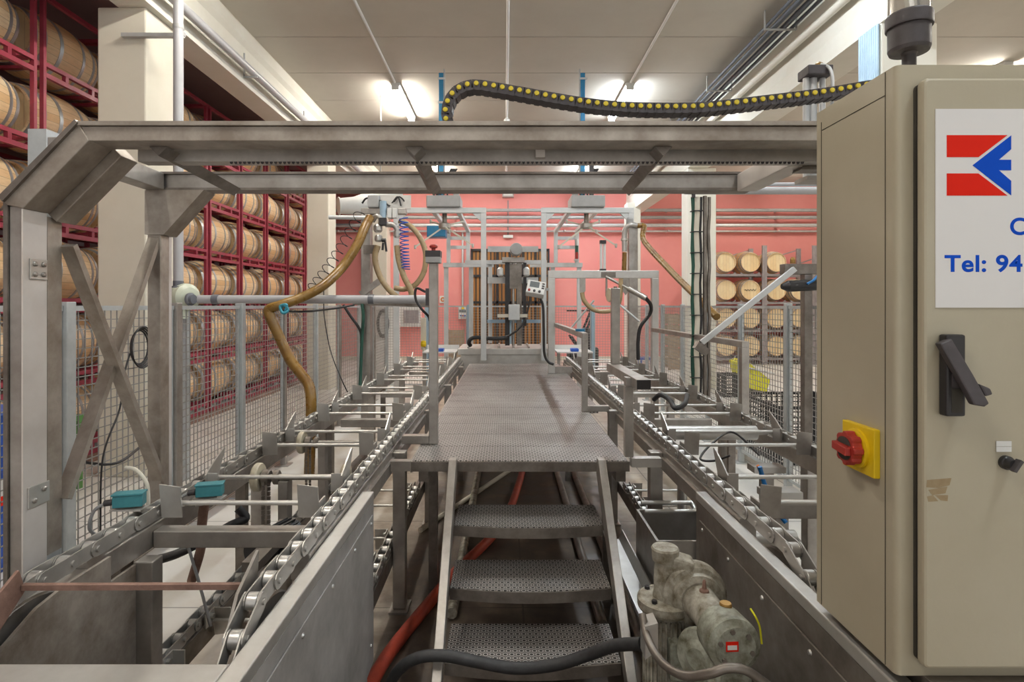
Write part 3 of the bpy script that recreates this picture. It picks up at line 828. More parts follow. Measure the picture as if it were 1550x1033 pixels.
def conveyor(xi, xo, side):
    s = 1 if xo > xi else -1
    YWR = YWR_ if s > 0 else YWL
    y0 = YWR + .26
    t = thing('barrel_conveyor', 'long stainless barrel conveyor frame with two chain rails %s of the platform' % side, 'conveyor', ((xi + xo) / 2, 4.9, 0), 'barrel conveyors')
    for x, f in ((xi, -1), (xo, 1)):
        MB().box(x - .031, x + .031, y0, 8.25, .80, .882).to('chain_rail', M['steel'], t, bev=.004)
        MB().box(x + f * s * .0315, x + f * s * .047, 2.45, 8.25, .78, .84).to('rail_flange', M['steel'], t)
        MB().box(x - .028, x + .028, 1.9 if s < 0 else 3.2, 5.2, .235, .322).to('return_rail', M['steel_dark'], t, bev=.004)
        for i, y in enumerate((1.98 if s < 0 else 2.25, 3.12, 4.35, 5.75, 7.45)):
            if i == 0 and f < 0: continue
            w = .034; xl = x + f * s * .0655
            MB().box(xl - w, xl + w, y - w, y + w, .012, .862).to('leg', M['steel_dark'] if i == 0 and s < 0 and f > 0 else M['steel'], t, bev=.004)
            MB().box(xl - .05, xl + .05, y - .07, y + .07, 0, .0119).to('foot_plate', M['steel'], t)
        MB().lathe([(.02, -.006), (RW - .042, -.006), (RW - .036, 0), (RW - .042, .006), (.02, .006)], (x, YWR, ZC - RW), (1, 0, 0), 40).to('sprocket', M['steel_dark'], t)
    for i, y in enumerate((2.045 if s < 0 else 2.32, 4.35, 5.75, 7.45)):
        z = .80 if i == 0 else .735
        MB().box(min(xi, xo) + .033, max(xi, xo) - .033, y - .03, y + .03, z, z + .06).to('cross_beam', M['steel'], t, bev=.004)
    MB().box(min(xi, xo) + .033, max(xi, xo) - .033, 3.09, 3.15, .16, .22).to('cross_beam', M['steel'], t, bev=.004)
    MB().cyl((min(xi, xo) - .06, YWR, ZC - RW), (max(xi, xo) + .06, YWR, ZC - RW), .025, 14).to('drive_shaft', M['chrome'], t)
    # rolled plates hanging between the legs to carry the front shaft
    xp = xo - s * .048
    P = [(1.275, .10), (1.275, .62), (1.32, .74), (1.40, .82), (1.50, .862), (1.60, .875), (1.78, .875), (1.78, .795), (1.90, .795), (1.90, .10)]
    MB().prism([(xp, y, z) for y, z in [(y + YWR - YWL, z) for y, z in P]], (s * .010, 0, 0)).to('side_plate', M['plate_stained'], t)
    MB().lathe([(.03, 0), (.085, 0), (.085, -s * .02), (.075, -s * .028), (.03, -s * .028)], (xp, 1.60 + YWR - YWL, .50), (1, 0, 0), 24).to('bearing', M['chrome'], t)
    xq = xo - s * .068
    yq = 1.935 + YWR - YWL
    MB().box(xq - .032, xq + .032, yq - .03, yq + .03, .012, .80).to('leg', M['steel'], t, bev=.004)
    MB().box(xq - .04, xq + .04, yq - .04, yq + .04, 0, .0119).to('foot_plate', M['steel'], t)
    # sloping support feet under the outer rail
    for y in (2.9, 4.2, 6.3):
        MB().prism([(xo + s * .04, y, 0), (xo + s * .13, y, 0), (xo + s * .095, y, .12), (xo + s * .06, y, .12)], (0, .06, 0)).box(xo + s * .0735 - .025, xo + s * .0735 + .025, y + .01, y + .05, .12, .80).to('pedestal', M['steel_dark'], t)
    return t
lc = conveyor(LIN, LOUT, 'left')
rc = conveyor(RIN, ROUT, 'right')

# V cradles carried by the chains
def make_cradle(xi, xo, label, group, plate_m, rod_m):
    s = 1 if xo > xi else -1
    t = thing('barrel_cradle', label, 'cradle', (0, 0, 0), group)
    for x, f in ((xi, 1), (xo, -1)):
        a = x + f * s * .034
        lo, hi = sorted((a, a + f * s * .075))
        # near plate: stands across the chain, leaning to the camera
        MB().prism([(lo, -.005, -.02), (hi, -.005, -.02), (hi, -.02, .095), (lo + .0, -.02, .105)], (0, .006, 0)).box(min(a, a + f * s * .006), max(a, a + f * s * .006), -.005, .07, -.022, .035).to('near_plate', plate_m, t)
        # far plate: a fin along the chain
        fin = [(0, -.022), (.09, -.022), (.105, .03), (.155, .118), (.140, .122), (.06, .085), (-.01, .045)]
        MB().prism([(a, .30 + y, z) for y, z in fin], (f * s * .006, 0, 0)).box(min(a, a + f * s * .05), max(a, a + f * s * .05), .30, .306, -.022, .05).to('far_plate', plate_m, t)
        for y in (.03, .34):
            MB().lathe([(.012, 0), (.012, .014)], (a + f * s * .006, y, .0), (f * s, 0, 0), 6).to('bolt', M['chrome'], t)
    for y in (.012, .325):
        MB().cyl((min(xi, xo) + .042, y, .028), (max(xi, xo) - .042, y, .028), .0088, 10).to('rod', rod_m, t)
    return t
CY = [2.07 + .865 * i for i in range(7)]
def label_c(side, i):
    return '%s V cradle of plates and cross rods on the %s conveyor, %s from the camera' % ('steel', side, ORD[i])
for side, xi, xo, pm in (('left', LIN, LOUT, M['steel_light']), ('right', RIN, ROUT, M['steel'])):
    pr = make_cradle(xi, xo, label_c(side, 0), 'cradles on the %s conveyor' % side, pm, M['steel_light'])
    pr.location = (0, CY[0], ZC)
    for i in range(1, 7):
        dup(pr, (0, CY[i], ZC), label_c(side, i))
    # return run, hanging upside down
    for i, y in enumerate((2.1, 2.95, 3.8) if side == 'left' else (3.8,)):
        o = dup(pr, (0, y + .33, ZC - 2 * RW), 'upside down cradle on the return run under the %s conveyor, %s from the camera' % (side, ORD[i]), rot=(math.pi, 0, 0), group='returning cradles under the %s conveyor' % side)
# the rusty flight just going over the front sprocket on the left
t = thing('barrel_cradle', 'rusty cradle plates and rod tipping over the front end of the left conveyor', 'cradle', (0, 1.43, .86))
a = LOUT + .034
MB().prism([(a, 1.32, .80), (a, 1.47, .925), (a, 1.45, .985), (a, 1.38, .945), (a, 1.27, .83)], (.008, 0, 0)).to('near_plate', M['rust'], t)
a = LIN - .042
MB().prism([(a, 1.40, .80), (a, 1.55, .895), (a, 1.56, .99), (a, 1.44, .93), (a, 1.36, .82)], (.008, 0, 0)).to('near_plate', M['steel'], t)
MB().bar((LOUT + .043, 1.46, .938), (LIN - .042, 1.525, .908), .014, .014).to('rod', M['rust'], t)

# ------------------------------------------------------------------ stainless guards at the front of both conveyors
ZG = EYE - .79
t = thing('front_guard', 'wide stainless guard boxing in the front end of the left conveyor', 'guard', (-1.0, 1.8, 0))
MB().box(-.607, -.556, 1.19, 2.42, ZG - .035, ZG).to('top_flange', M['steel_light'], t, bev=.004)
MB().box(-2.0, -.6075, 1.19, 1.255, ZG - .035, ZG).to('front_flange', M['steel_light'], t, bev=.004)
MB().box(-.562, -.557, 1.195, 2.415, .15, ZG - .0355).to('side_panel', M['panel_grey'], t)
MB().box(-2.0, -.618, 1.195, 1.20, .15, ZG - .0355).to('front_panel', M['steel'], t)
MB().box(-.5565, -.551, 1.24, 2.38, .22, ZG - .085).to('cover_panel', M['panel_grey'], t, bev=.002)
b = MB()
for yy in (1.28, 1.55, 1.82, 2.09, 2.34):
    for zz in (ZG - .11, .26):
        b.lathe([(.008, 0), (.006, .005)], (-.551, yy, zz), (1, 0, 0), 8)
b.to('screw', M['chrome'], t)
MB().box(-.60, -.563, 2.28, 2.33, .012, ZG - .036).box(-.60, -.563, 1.21, 1.26, .012, ZG - .036).to('leg', M['steel'], t)
MB().box(-.61, -.555, 2.27, 2.335, 0, .0119).box(-.61, -.555, 1.20, 1.28, 0, .0119).to('foot_plate', M['steel'], t)
t = thing('front_guard', 'dark stainless guard plate in front of the right conveyor beside the gear motor', 'guard', (.9, 1.8, 0))
MB().box(.812, .857, 1.10, 2.42, ZG - .035, ZG).to('top_flange', M['steel_light'], t, bev=.004)
MB().box(.813, .818, 1.10, 2.415, .012, ZG - .0355).to('side_panel', M['steel_dark'], t)
MB().box(.806, .8125, 1.20, 2.36, .10, ZG - .10).to('cover_panel', M['steel_dark'], t, bev=.002)
b = MB()
for yy in (1.24, 1.5, 1.78, 2.05, 2.32):
    b.lathe([(.008, 0), (.006, -.005)], (.806, yy, ZG - .125), (1, 0, 0), 8)
b.to('screw', M['chrome'], t)
MB().box(.819, .855, 2.36, 2.41, .0, ZG - .036).box(.819, .855, 1.12, 1.17, 0, ZG - .036).to('leg', M['steel'], t)

# ================================================================== platform and stairs
ZP = EYE - .80
PL0, PL1, PR0, PR1, PY0, PY1 = -.475, -.475, .625, .74, 2.93, 7.85
t = thing('platform', 'long walkway platform of punched non-slip plates between the two conveyors', 'platform', (.12, 5.3, 0))
n = 16; sw = (PY1 - PY0) / n
for i in range(n):
    y0 = PY0 + sw * i; xr = .635 if y0 < 4.2 else .735
    MB().box(PL0, xr, y0 + .0025, y0 + sw - .0025, ZP - .045, ZP).to('tread_plank', M['tread'], t)
MB().box(PL0 - .006, .641, PY0 - .012, PY0 - .001, ZP - .052, ZP - .002).to('front_edge', M['steel_dark'], t)
for x in (PL0 - .012, ):
    MB().box(x, PL0 - .001, PY0, PY1, ZP - .06, ZP - .002).to('side_edge', M['steel'], t)
for x in (-.42, .60):
    MB().box(x - .025, x + .025, PY0 + .01, PY1, ZP - .11, ZP - .046).to('joist', M['steel_dark'], t)
    for y in (3.35, 5.4, 7.5):
        MB().box(x - .025, x + .025, y - .025, y + .025, 0, ZP - .1105).to('leg', M['steel_dark'], t)
MB().box(-.590, -.488, 2.935, 2.985, ZP - .055, ZP - .005).to('side_bracket', M['steel'], t)
MB().box(.648, .80, 2.90, 2.95, ZP - .025, ZP + .02).to('side_bracket', M['steel_light'], t)

t = thing('metal_stairs', 'short steel stairs of three punched treads leading up to the platform', 'stairs', (.11, 2.4, 0))
SX0, SX1 = -.262, .488
top, bot = V(0, 2.915, .875), V(0, 1.97, .0)
for x in (SX0, SX1):
    d = (bot - top).normalized()
    nrm = V(0, -d.z, d.y)
    if nrm.z < 0: nrm = -nrm
    w = .030
    q = [top + V(0, -.02, 0), top + V(0, .03, 0), bot + V(0, .09, 0), bot]
    MB().prism([(x - .019, p.y, p.z) for p in (V(0, 2.905, .885), V(0, 2.915, .80), V(0, 2.04, .0), V(0, 1.955, .0), V(0, 2.85, .885))], (.038, 0, 0)).to('stringer', M['steel'], t, bev=.003)
def tread(yf, z, name='tread'):
    """curved front lip, slightly bowed"""
    n = 10; tp = []
    xs = [SX0 + .0205 + (SX1 - SX0 - .041) * i / n for i in range(n + 1)]
    front = [yf - .035 * math.sin(math.pi * i / n) + .012 for i in range(n + 1)]
    poly = [(x, y, z - .045) for x, y in zip(xs, front)] + [(xs[-1], yf + .285, z - .045), (xs[0], yf + .285, z - .045)]
    o = MB().prism(poly, (0, 0, .045)).to(name, M['tread_dark'], t)
    b = MB()
    for i in range(n):
        b.prism([(xs[i], front[i] - .008, z - .05), (xs[i + 1], front[i + 1] - .008, z - .05), (xs[i + 1], front[i + 1] - .001, z - .05), (xs[i], front[i] - .001, z - .05)], (0, 0, .048))
    b.to('nosing', M['steel_dark'], o)
for yf, z in ((2.70, .615), (2.50, .415), (2.28, .225)):
    tread(yf, z)

# ================================================================== overhead stainless gantry
Y1, Y2 = 1.73, 2.34
g = thing('overhead_gantry', 'brown stained stainless gantry spanning the front of both conveyors', 'gantry', (-.2, 2.0, .8))
zt = 2.219; zb = 2.162; zc0 = .84
col = [(-1.525, Y1 + .075), (-1.515, Y1 + .045), (-1.495, Y1 + .03), (-1.465, Y1), (-1.375, Y1), (-1.370, Y1 + .06), (-1.42, Y1 + .10), (-1.525, Y1 + .10)]
MB().prism([(-1.465, Y1, .78), (-1.465, Y1, 1.955), (-1.465, Y1 + .09, 1.955), (-1.465, Y1 + .09, .78)], (-.005, 0, 0)).to('column_web', M['steel_pale'], g)  # side face coloured paler for the light it catches
MB().box(-1.512, -1.4702, Y1 + .006, Y1 + .09, .78, 1.965).to('column', M['steel'], g, bev=.003)
MB().box(-1.50, -1.464, Y1 + .0905, Y1 + .15, .86, 1.945).to('column_flange', M['steel_gantry'], g)
MB().box(-1.526, -1.5125, Y1, Y1 + .10, .80, 1.985).to('column_lip', M['steel_dark'], g)
MB().prism([(-1.527, Y1 - .004, 1.985), (-1.296, Y1 - .004, zt), (-1.262, Y1 - .004, zb), (-1.463, Y1 - .004, 1.9555), (-1.511, Y1 - .004, 1.9655)], (0, .105, 0)).to('corner_bend', M['steel_gantry'], g, bev=.003)
MB().prism([(-1.50, Y1 + .102, 1.99), (-1.296, Y1 + .102, zt - .014), (-1.235, Y1 + .102, zb - .02), (-1.445, Y1 + .102, 1.93), (-1.463, Y1 + .102, 1.946)], (0, .085, 0)).to('corner_bend', M['steel_gantry'], g, bev=.003)
MB().prism([(-1.53, Y1 - .014, 1.99), (-1.298, Y1 - .014, zt + .004), (-1.29, Y1 - .014, zt - .006), (-1.517, Y1 - .014, 1.975)], (0, .13, 0)).to('corner_lip', M['steel_dark'], g)
MB().box(-1.30, 1.75, Y1, Y1 + .10, zb, zt - .013).to('front_beam', M['steel_gantry'], g, bev=.002)
MB().box(-1.297, 1.75, Y1 - .010, Y1 + .105, zt - .0125, zt).to('beam_lip', M['steel_gantry'], g)
MB().box(-1.2, 1.75, Y1 + .13, Y1 + .185, 2.132, 2.205).to('rack_beam', M['steel'], g)
b = MB()
for i in range(130):
    x = -.90 + i * .0145
    b.prism([(x, Y1 + .13, 2.1315), (x + .0095, Y1 + .13, 2.1315), (x + .007, Y1 + .13, 2.1245), (x + .0025, Y1 + .13, 2.1245)], (0, .006, 0))
b.to('toothed_rack', M['dark_grey'], g)
MB().box(-1.475, 1.02, Y2, Y2 + .08, 2.136, 2.146).box(-1.475, 1.02, Y2, Y2 + .08, 2.2025, 2.212).to('beam_flange', M['steel_dark'], g)
MB().box(-1.475, 1.02, Y2 + .012, Y2 + .08, 2.1465, 2.202).to('rear_beam', M['steel'], g)
MB().box(-1.476, -1.40, Y1 + .105, Y2 - .001, 2.136, 2.205).to('side_beam', M['steel'], g, bev=.003)
MB().box(.955, 1.035, Y1 + .19, Y2 - .001, 2.13, 2.20).to('side_beam', M['steel_pale'], g, bev=.003)
MB().prism([(1.0, Y1 + .19, 2.12), (1.5, Y1 + .19, 2.12), (1.5, Y1 + .19, 2.2), (1.036, Y1 + .19, 2.2)], (0, .06, 0)).to('corner_plate', M['steel_dark'], g)
MB().prism([(-1.473, Y2 + .004, .80), (-1.417, Y2 + .004, .80), (-1.417, Y2 + .004, 2.135), (-1.473, Y2 + .004, 2.135)], (0, .060, 0)).to('rear_column', M['steel_gantry'], g, bev=.004)
MB().box(-1.47, -1.4345, Y2 + .0645, Y2 + .11, .82, 2.13).to('column_flange', M['steel_pale'], g)  # lighter side of the rear column, its brightness painted in
MB().prism([(-1.478, Y2 - .006, 2.1355), (-1.235, Y2 - .006, 2.1355), (-1.40, Y2 - .006, 1.952), (-1.478, Y2 - .006, 1.952)], (0, .095, 0)).to('gusset', M['steel_gantry'], g)
for a, c in (((-1.445, Y1 + .155, 1.86), (-1.43, Y2 + .02, .93)), ((-1.463, Y1 + .155, 1.02), (-1.447, Y2 + .02, 1.95))):
    MB().bar(a, c, .022, .045, up=(1, 0, 0)).to('brace', M['steel_gantry'], g)
for x in (-1.09, -.285, .50):
    MB().prism([(x - .028, Y1 + .06, zb - .001), (x, Y1 + .06, zb - .03), (x + .028, Y1 + .06, zb - .001)], (0, .50, -.03)).to('strut', M['steel_dark'], g)
MB().box(.10, .13, Y1 + .105, Y1 + .129, 2.14, 2.2).to('spacer', M['steel_pale'], g)
for (y0, y1, z0, z1, bolts) in ((Y1 + .022, Y1 + .086, 1.742, 1.806, ((.25, .25), (.75, .25), (.25, .75), (.75, .75))), (Y1 + .015, Y1 + .095, 1.035, 1.10, ((.25, .30), (.72, .7)))):
    o = MB().box(-1.4648, -1.460, y0, y1, z0, z1).to('bolt_plate', M['steel_light'], g, bev=.001)
    for u, v_ in bolts:
        MB().lathe([(.0085, 0), (.0085, .004), (.0045, .007)], (-1.460, y0 + (y1 - y0) * u, z0 + (z1 - z0) * v_), (1, 0, 0), 10).to('bolt', M['steel'], o)
MB().box(-1.53, -1.385, Y1 - .02, Y1 + .17, .77, .7795).to('base_plate', M['steel'], g)
MB().box(-1.475, -1.385, Y1 + .172, Y2 + .1, .74, .7995).to('base_rail', M['steel'], g)
# support for the cabinet
t = thing('cabinet_stand', 'grey steel stand with a sloping top behind the control cabinet', 'stand', (.97, 1.7, 0))
MB().prism([(.935, 1.62, 0), (1.03, 1.62, 0), (1.03, 1.62, 1.66), (.935, 1.62, 1.56)], (0, .06, 0)).to('post', M['steel_dark'], t)
MB().box(.87, 1.6, 1.13, 1.50, .82, .891).to('tray', M['steel_dark'], t)
MB().box(1.45, 1.55, 1.40, 1.49, 0, .8195).to('post', M['steel_dark'], t)
MB().box(1.45, 1.55, 1.14, 1.24, 0, .8195).box(.88, .96, 1.14, 1.24, 0, .8195).to('post', M['steel_dark'], t)
t = thing('clamp_post', 'grey metal post with clamp standing behind the gantry column by the racks', 'post', (W(65, 0, 2.05).x, 2.05, 1.9))
a, c = W(42, 262, 2.05), W(70, 195, 2.05)
MB().box(a.x, c.x, 2.05, 2.11, .0, c.z).to('post', M['galv'], t)
MB().prism([(c.x + .001, 2.06, c.z - .06), (c.x + .06, 2.06, c.z - .09), (c.x + .06, 2.06, c.z - .12), (c.x + .001, 2.06, c.z - .13)], (0, .04, 0)).to('clamp', M['steel_light'], t)

# ================================================================== black cable carrier with yellow caps
t = thing('cable_carrier', 'black cable carrier chain with yellow dots arching above the gantry beam', 'cable carrier', W(960, 165, 1.95))
path = spline([W(p[0], p[1], 1.97) for p in ((684, 200), (676, 178), (679, 158), (688, 143), (702, 134), (722, 131), (760, 137), (800, 144), (850, 153), (905, 161), (960, 165), (1010, 166), (1060, 165), (1110, 160), (1160, 154), (1210, 148), (1260, 141), (1300, 134), (1340, 128))], 12)
L = [0]
for i in range(1, len(path)): L.append(L[-1] + (path[i] - path[i - 1]).length)
step = .0300; pos = []; s_ = 0
i = 0
while s_ < L[-1]:
    while L[i + 1] < s_: i += 1
    u = (s_ - L[i]) / (L[i + 1] - L[i]); pos.append(path[i].lerp(path[i + 1], u)); s_ += step
lm = MB(); 
hh = .017
lm.prism([(-.0165, -.02, -hh), (.012, -.02, -hh), (.0165, -.02, -.008), (.0165, -.02, hh), (-.0165, -.02, hh)], (0, .055, 0))
lm.box(-.004, .014, -.022, .036, -hh - .002, -hh + .006)
lm = lm.mesh('carrier_link'); lm.materials.append(M['dark_grey'])
cm = MB().lathe([(.0088, -.0205), (.0078, -.0245), (.003, -.025)], (-.001, 0, .004), (0, 1, 0), 12).mesh('yellow_cap'); cm.materials.append(M['yellow_cap'])
for i in range(len(pos) - 1):
    d = pos[i + 1] - pos[i]
    o = bpy.data.objects.new('carrier_link', lm); COL.objects.link(o); o.parent = t
    o.location = (pos[i] + pos[i + 1]) / 2 - t.location; o.rotation_euler = (0, -math.atan2(d.z, d.x), 0)
    q = bpy.data.objects.new('cap', cm); COL.objects.link(q); q.parent = o
    q['label'] = 'round yellow cap' if i == 0 else 'round yellow cap'
t = thing('pneumatic_cylinder', 'pair of pale air cylinders under a dark end block on the gantry beside the cabinet', 'cylinder', W(1243, 183, 2.05))
a, c = W(1224, 112, 2.05), W(1262, 97, 2.05)
MB().box(a.x, c.x, 2.05, 2.13, a.z, c.z).to('end_block', M['dark_grey'], t, bev=.004)
for px in (1229, 1240, 1254):
    x = W(px, 0, 2.05).x
    MB().cyl((x, 2.09, 2.13), (x, 2.09, a.z - .0005), .011 if px != 1240 else .013, 12).to('tube', M['alu'], t)
MB().lathe([(.011, 0), (.014, .006), (.014, .018), (.006, .024)], (W(1249, 0, 2.05).x, 2.09, c.z), (0, 0, 1), 10).to('fitting', M['brass'], t)
MB().tube(spline([(W(1249, 0, 2.05).x, 2.09, c.z + .02), (W(1254, 0, 2.05).x, 2.035, c.z - .03), (W(1256, 0, 2.05).x, 2.035, c.z - .13), (W(1256, 0, 2.05).x, 2.06, 2.2)], 6), .006, 6).to('air_tube', M['alu'], t)
MB().box(W(1222, 0, 2.05).x, W(1265, 0, 2.05).x, 2.05, 2.14, 2.115, 2.1295).to('foot_plate', M['steel'], t)

# ================================================================== control cabinet
CX0, CX1, CYF, CYB, CZ0, CZ1 = .812, 1.62, 1.18, 1.48, .892, 2.160
t = thing('control_cabinet', 'large beige control cabinet with a white company sign and a red and yellow switch', 'cabinet', (1.2, 1.33, CZ0))
rr = .012
prof = [(CX0 + rr * (1 - math.cos(a)), CYF + rr * (1 - math.sin(a))) for a in [i * math.pi / 16 for i in range(9)]]
poly = prof + [(CX1, CYF), (CX1, CYB), (CX0, CYB)]
MB().prism([(x, y, CZ0) for x, y in poly], (0, 0, CZ1 - CZ0)).to('body', M['cream_steel'], t)
MB().box(CX0 - .0012, CX0 - .0001, 1.2125, 1.2135, CZ0 + .002, CZ1 - .002).box(CX0 - .0012, CX0 - .0001, 1.2135, 1.458, CZ1 - .0515, CZ1 - .0505).box(CX0 - .0012, CX0 - .0001, 1.457, 1.458, CZ0 + .002, CZ1 - .03).to('seam', M['gap'], t)
dx0, dz0, dz1 = .8475, .924, 2.122
ra = .012
dp = []
for cx_, cz_, a0 in ((dx0 + ra, dz0 + ra, 180), (CX1 - .04, dz0 + ra, 270), (CX1 - .04, dz1 - ra, 0), (dx0 + ra, dz1 - ra, 90)):
    for i in range(5):
        a = math.radians(a0 + i * 22.5); dp.append((cx_ + ra * math.cos(a), 1.150, cz_ + ra * math.sin(a)))
MB().prism(dp, (0, .022, 0)).to('door', M['cream_steel'], t, bev=.006)
MB().prism([(p[0] * .994 + .005, 1.1725, p[2] + (.004 if p[2] < 1.5 else -.004)) for p in dp], (0, .008, 0)).to('door_gasket', M['gap'], t)
YD = 1.150
# white sign with the emblem and the phone number
a, c = W(1416, 466, YD - .001), W(1550, 165, YD - .001)
sg = MB().box(a.x, 1.30, YD - .0015, YD - .0001, a.z, c.z).to('sign_plate', M['white_vinyl'], t)
ye = YD - .0016
def flat(name, pts, m):
    MB().prism([(W(x, 0, ye).x, ye, W(0, y, ye).z) for x, y in pts], (0, -.0004, 0)).to(name, m, sg)
flat('emblem_bar', [(1433, 204.7), (1525, 204.7), (1481, 238), (1433, 238)], M['logo_red'])
flat('emblem_bar', [(1433, 262.7), (1481, 262.7), (1525, 296.3), (1433, 296.3)], M['logo_red'])
flat('emblem_arrow', [(1472, 250.4), (1530.5, 205), (1530.5, 226), (1512, 242), (1530.5, 242), (1530.5, 258), (1512, 258), (1530.5, 274), (1530.5, 296)], M['logo_blue'])
def lettering(text, px, base_py, cap_px, name, m, y, bold=.012, parent=None, rot=(math.pi / 2, 0, 0), xscale=1.0):
    cu = bpy.data.curves.new('lettering', 'FONT'); cu.body = text
    size = S(cap_px, y) / .70
    cu.size = size; cu.offset = bold * size; cu.extrude = .0002; cu.space_character = 1.06
    ob = bpy.data.objects.new('lettering', cu); COL.objects.link(ob)
    dg = bpy.context.evaluated_depsgraph_get()
    me = bpy.data.meshes.new_from_object(ob.evaluated_get(dg))
    bpy.data.objects.remove(ob)
    p = W(px, base_py, y)
    me.transform(Matrix.Translation(p) @ Matrix.Rotation(math.pi / 2, 4, 'X') @ Matrix.Diagonal((xscale, 1, 1, 1)))
    me.materials.clear(); me.materials.append(m)
    o = bpy.data.objects.new(name, me); COL.objects.link(o)
    off = Vector((0, 0, 0)); q = parent
    while q is not None: off += q.location; q = q.parent
    me.transform(Matrix.Translation(-off)); o.parent = parent
    return o
lettering('Tel: 94', 1430, 411, 24.5, 'phone_lettering', M['logo_blue'], ye, parent=sg, bold=.024, xscale=1.13)
lettering('C', 1528, 355, 25, 'name_lettering', M['logo_blue'], ye, parent=sg, bold=.022, xscale=1.04)
# lever handle
a, c = W(1420, 628, YD), W(1449, 506, YD)
h = MB().box(a.x, c.x, YD - .022, YD - .0001, a.z, c.z).to('door_handle', M['black'], t, bev=.004)
MB().box(a.x + .010, c.x - .007, YD - .0226, YD - .0221, a.z + .008, a.z + .055).to('recess', M['gap'], h)
MB().box(a.x + .010, c.x - .007, YD - .026, YD - .0221, a.z + .058, a.z + .085).to('catch', M['dark_grey'], h)
p0, p1 = W(1437, 525, YD - .03), W(1487, 609, YD - .055)
d = (p1 - p0).normalized(); nx = V(-d.z, 0, d.x).normalized()
MB().prism([p0 + nx * .013 - d * .012, p0 - nx * .013 - d * .012, p0.lerp(p1, .62) - nx * .014, p1 - nx * .016, p1 + d * .010, p1 + nx * .011 + d * .008, p0.lerp(p1, .55) + nx * .013], (0, .016, 0)).prism([p0.lerp(p1, .72) + nx * .013, p0.lerp(p1, .95) + nx * .012, p0.lerp(p1, .96) + nx * .026, p0.lerp(p1, .86) + nx * .028], (0, .012, 0)).to('lever', M['dark_grey'], h, bev=.003)
MB().cyl(p0 + V(0, .012, 0), (p0.x, YD - .022, p0.z), .010, 12).to('pivot', M['black'], h)
# rotary main switch on the side
zc_, yc_ = 1.338, 1.287
sw = MB().box(CX0 - .014, CX0 - .0001, yc_ - .058, yc_ + .058, zc_ - .053, zc_ + .053).to('rotary_switch', M['yellow'], t, bev=.002, label='yellow plate of the main switch')
MB().lathe([(.044, 0), (.044, .006), (.038, .008)], (CX0 - .014, yc_, zc_), (-1, 0, 0), 28).to('collar', M['yellow'], sw)
kp = []
for i in range(48):
    a = 2 * math.pi * i / 48; r = .036 + .0025 * (1 if math.cos(a * 8) > 0 else -1)
    kp.append((CX0 - .0222, yc_ + r * math.cos(a), zc_ + r * math.sin(a)))
kn = MB().prism(kp, (-.022, 0, 0)).to('knob', M['red_knob'], sw, bev=.002, label='dark red knob')
MB().prism([(CX0 - .0442, yc_ + y, zc_ + z) for y, z in ((-.026, -.012), (.026, -.006), (.026, .012), (-.026, .006))], (-.014, 0, 0)).to('grip', M['red_knob'], kn, bev=.002)
for s in (-1, 1):
    MB().prism([(CX0 - .0445, yc_ + y, zc_ + z) for y, z in [(.024 * math.cos(a), s * (.010 + .016 * math.sin(a))) for a in [math.pi * i / 10 for i in range(11)]]], (-.0012, 0, 0)).to('recess', M['gap'], kn)
# small key switch with two tags
a, c = W(1507, 684, YD), W(1530, 668, YD)
MB().box(a.x, c.x, YD - .002, YD - .0001, (a.z + c.z) / 2 + .0005, c.z).box(a.x, c.x, YD - .002, YD - .0001, a.z, (a.z + c.z) / 2 - .0005).to('tag', M['white_paint'], t)
c = W(1521, 700, YD)
ks = MB().lathe([(.014, 0), (.014, .008), (.012, .010), (.010, .022)], (c.x, YD, c.z), (0, -1, 0), 20).to('selector_switch', M['black'], t)
MB().cbox((c.x, YD - .026, c.z), .007, .012, .026, Matrix.Rotation(.6, 3, 'Y')).to('grip', M['dark_grey'], ks)
# torn sticker residue: four flakes
for pts in (((1403, 727), (1440, 724), (1437, 735), (1420, 739), (1402, 738)), ((1405, 742), (1434, 737), (1431, 747), (1411, 750)), ((1403, 752), (1412, 750), (1420, 759), (1405, 760)), ((1415, 750), (1435, 750), (1434, 759), (1424, 758))):
    MB().prism([(W(x, 0, YD).x, YD - .0001, W(0, y, YD).z) for x, y in pts], (0, -.0003, 0)).to('sticker_residue', M['cream_dark'], t)

t = thing('signal_beacon', 'black signal beacon with a clear lens on top of the control cabinet', 'beacon', (W(1376, 0, 1.33).x, 1.33, CZ1))
o_ = (t.location.x, 1.33, CZ1)
MB().lathe([(.024, 0), (.024, .004), (.0145, .006), (.0145, .085), (.017, .09)], o_, (0, 0, 1), 20).to('stem', M['dark_grey'], t)
MB().lathe([(.016, .0905), (.040, .092), (.043, .100), (.043, .148)], o_, (0, 0, 1), 28).to('base', M['dark_grey'], t)
MB().lathe([(.0475, .1485), (.048, .152), (.048, .176), (.0455, .18)], o_, (0, 0, 1), 28).to('collar', M['dark_grey'], t)
MB().lathe([(.042, .1805), (.042, .26), (.036, .275), (.001, .278)], o_, (0, 0, 1), 28).to('lens', M['lens'], t)
# ================================================================== posts and guide rails by the platform
def sq(b, a, c, w, h=None, up=(0, 0, 1)):
    return b.bar(a, c, w, h or w, up)
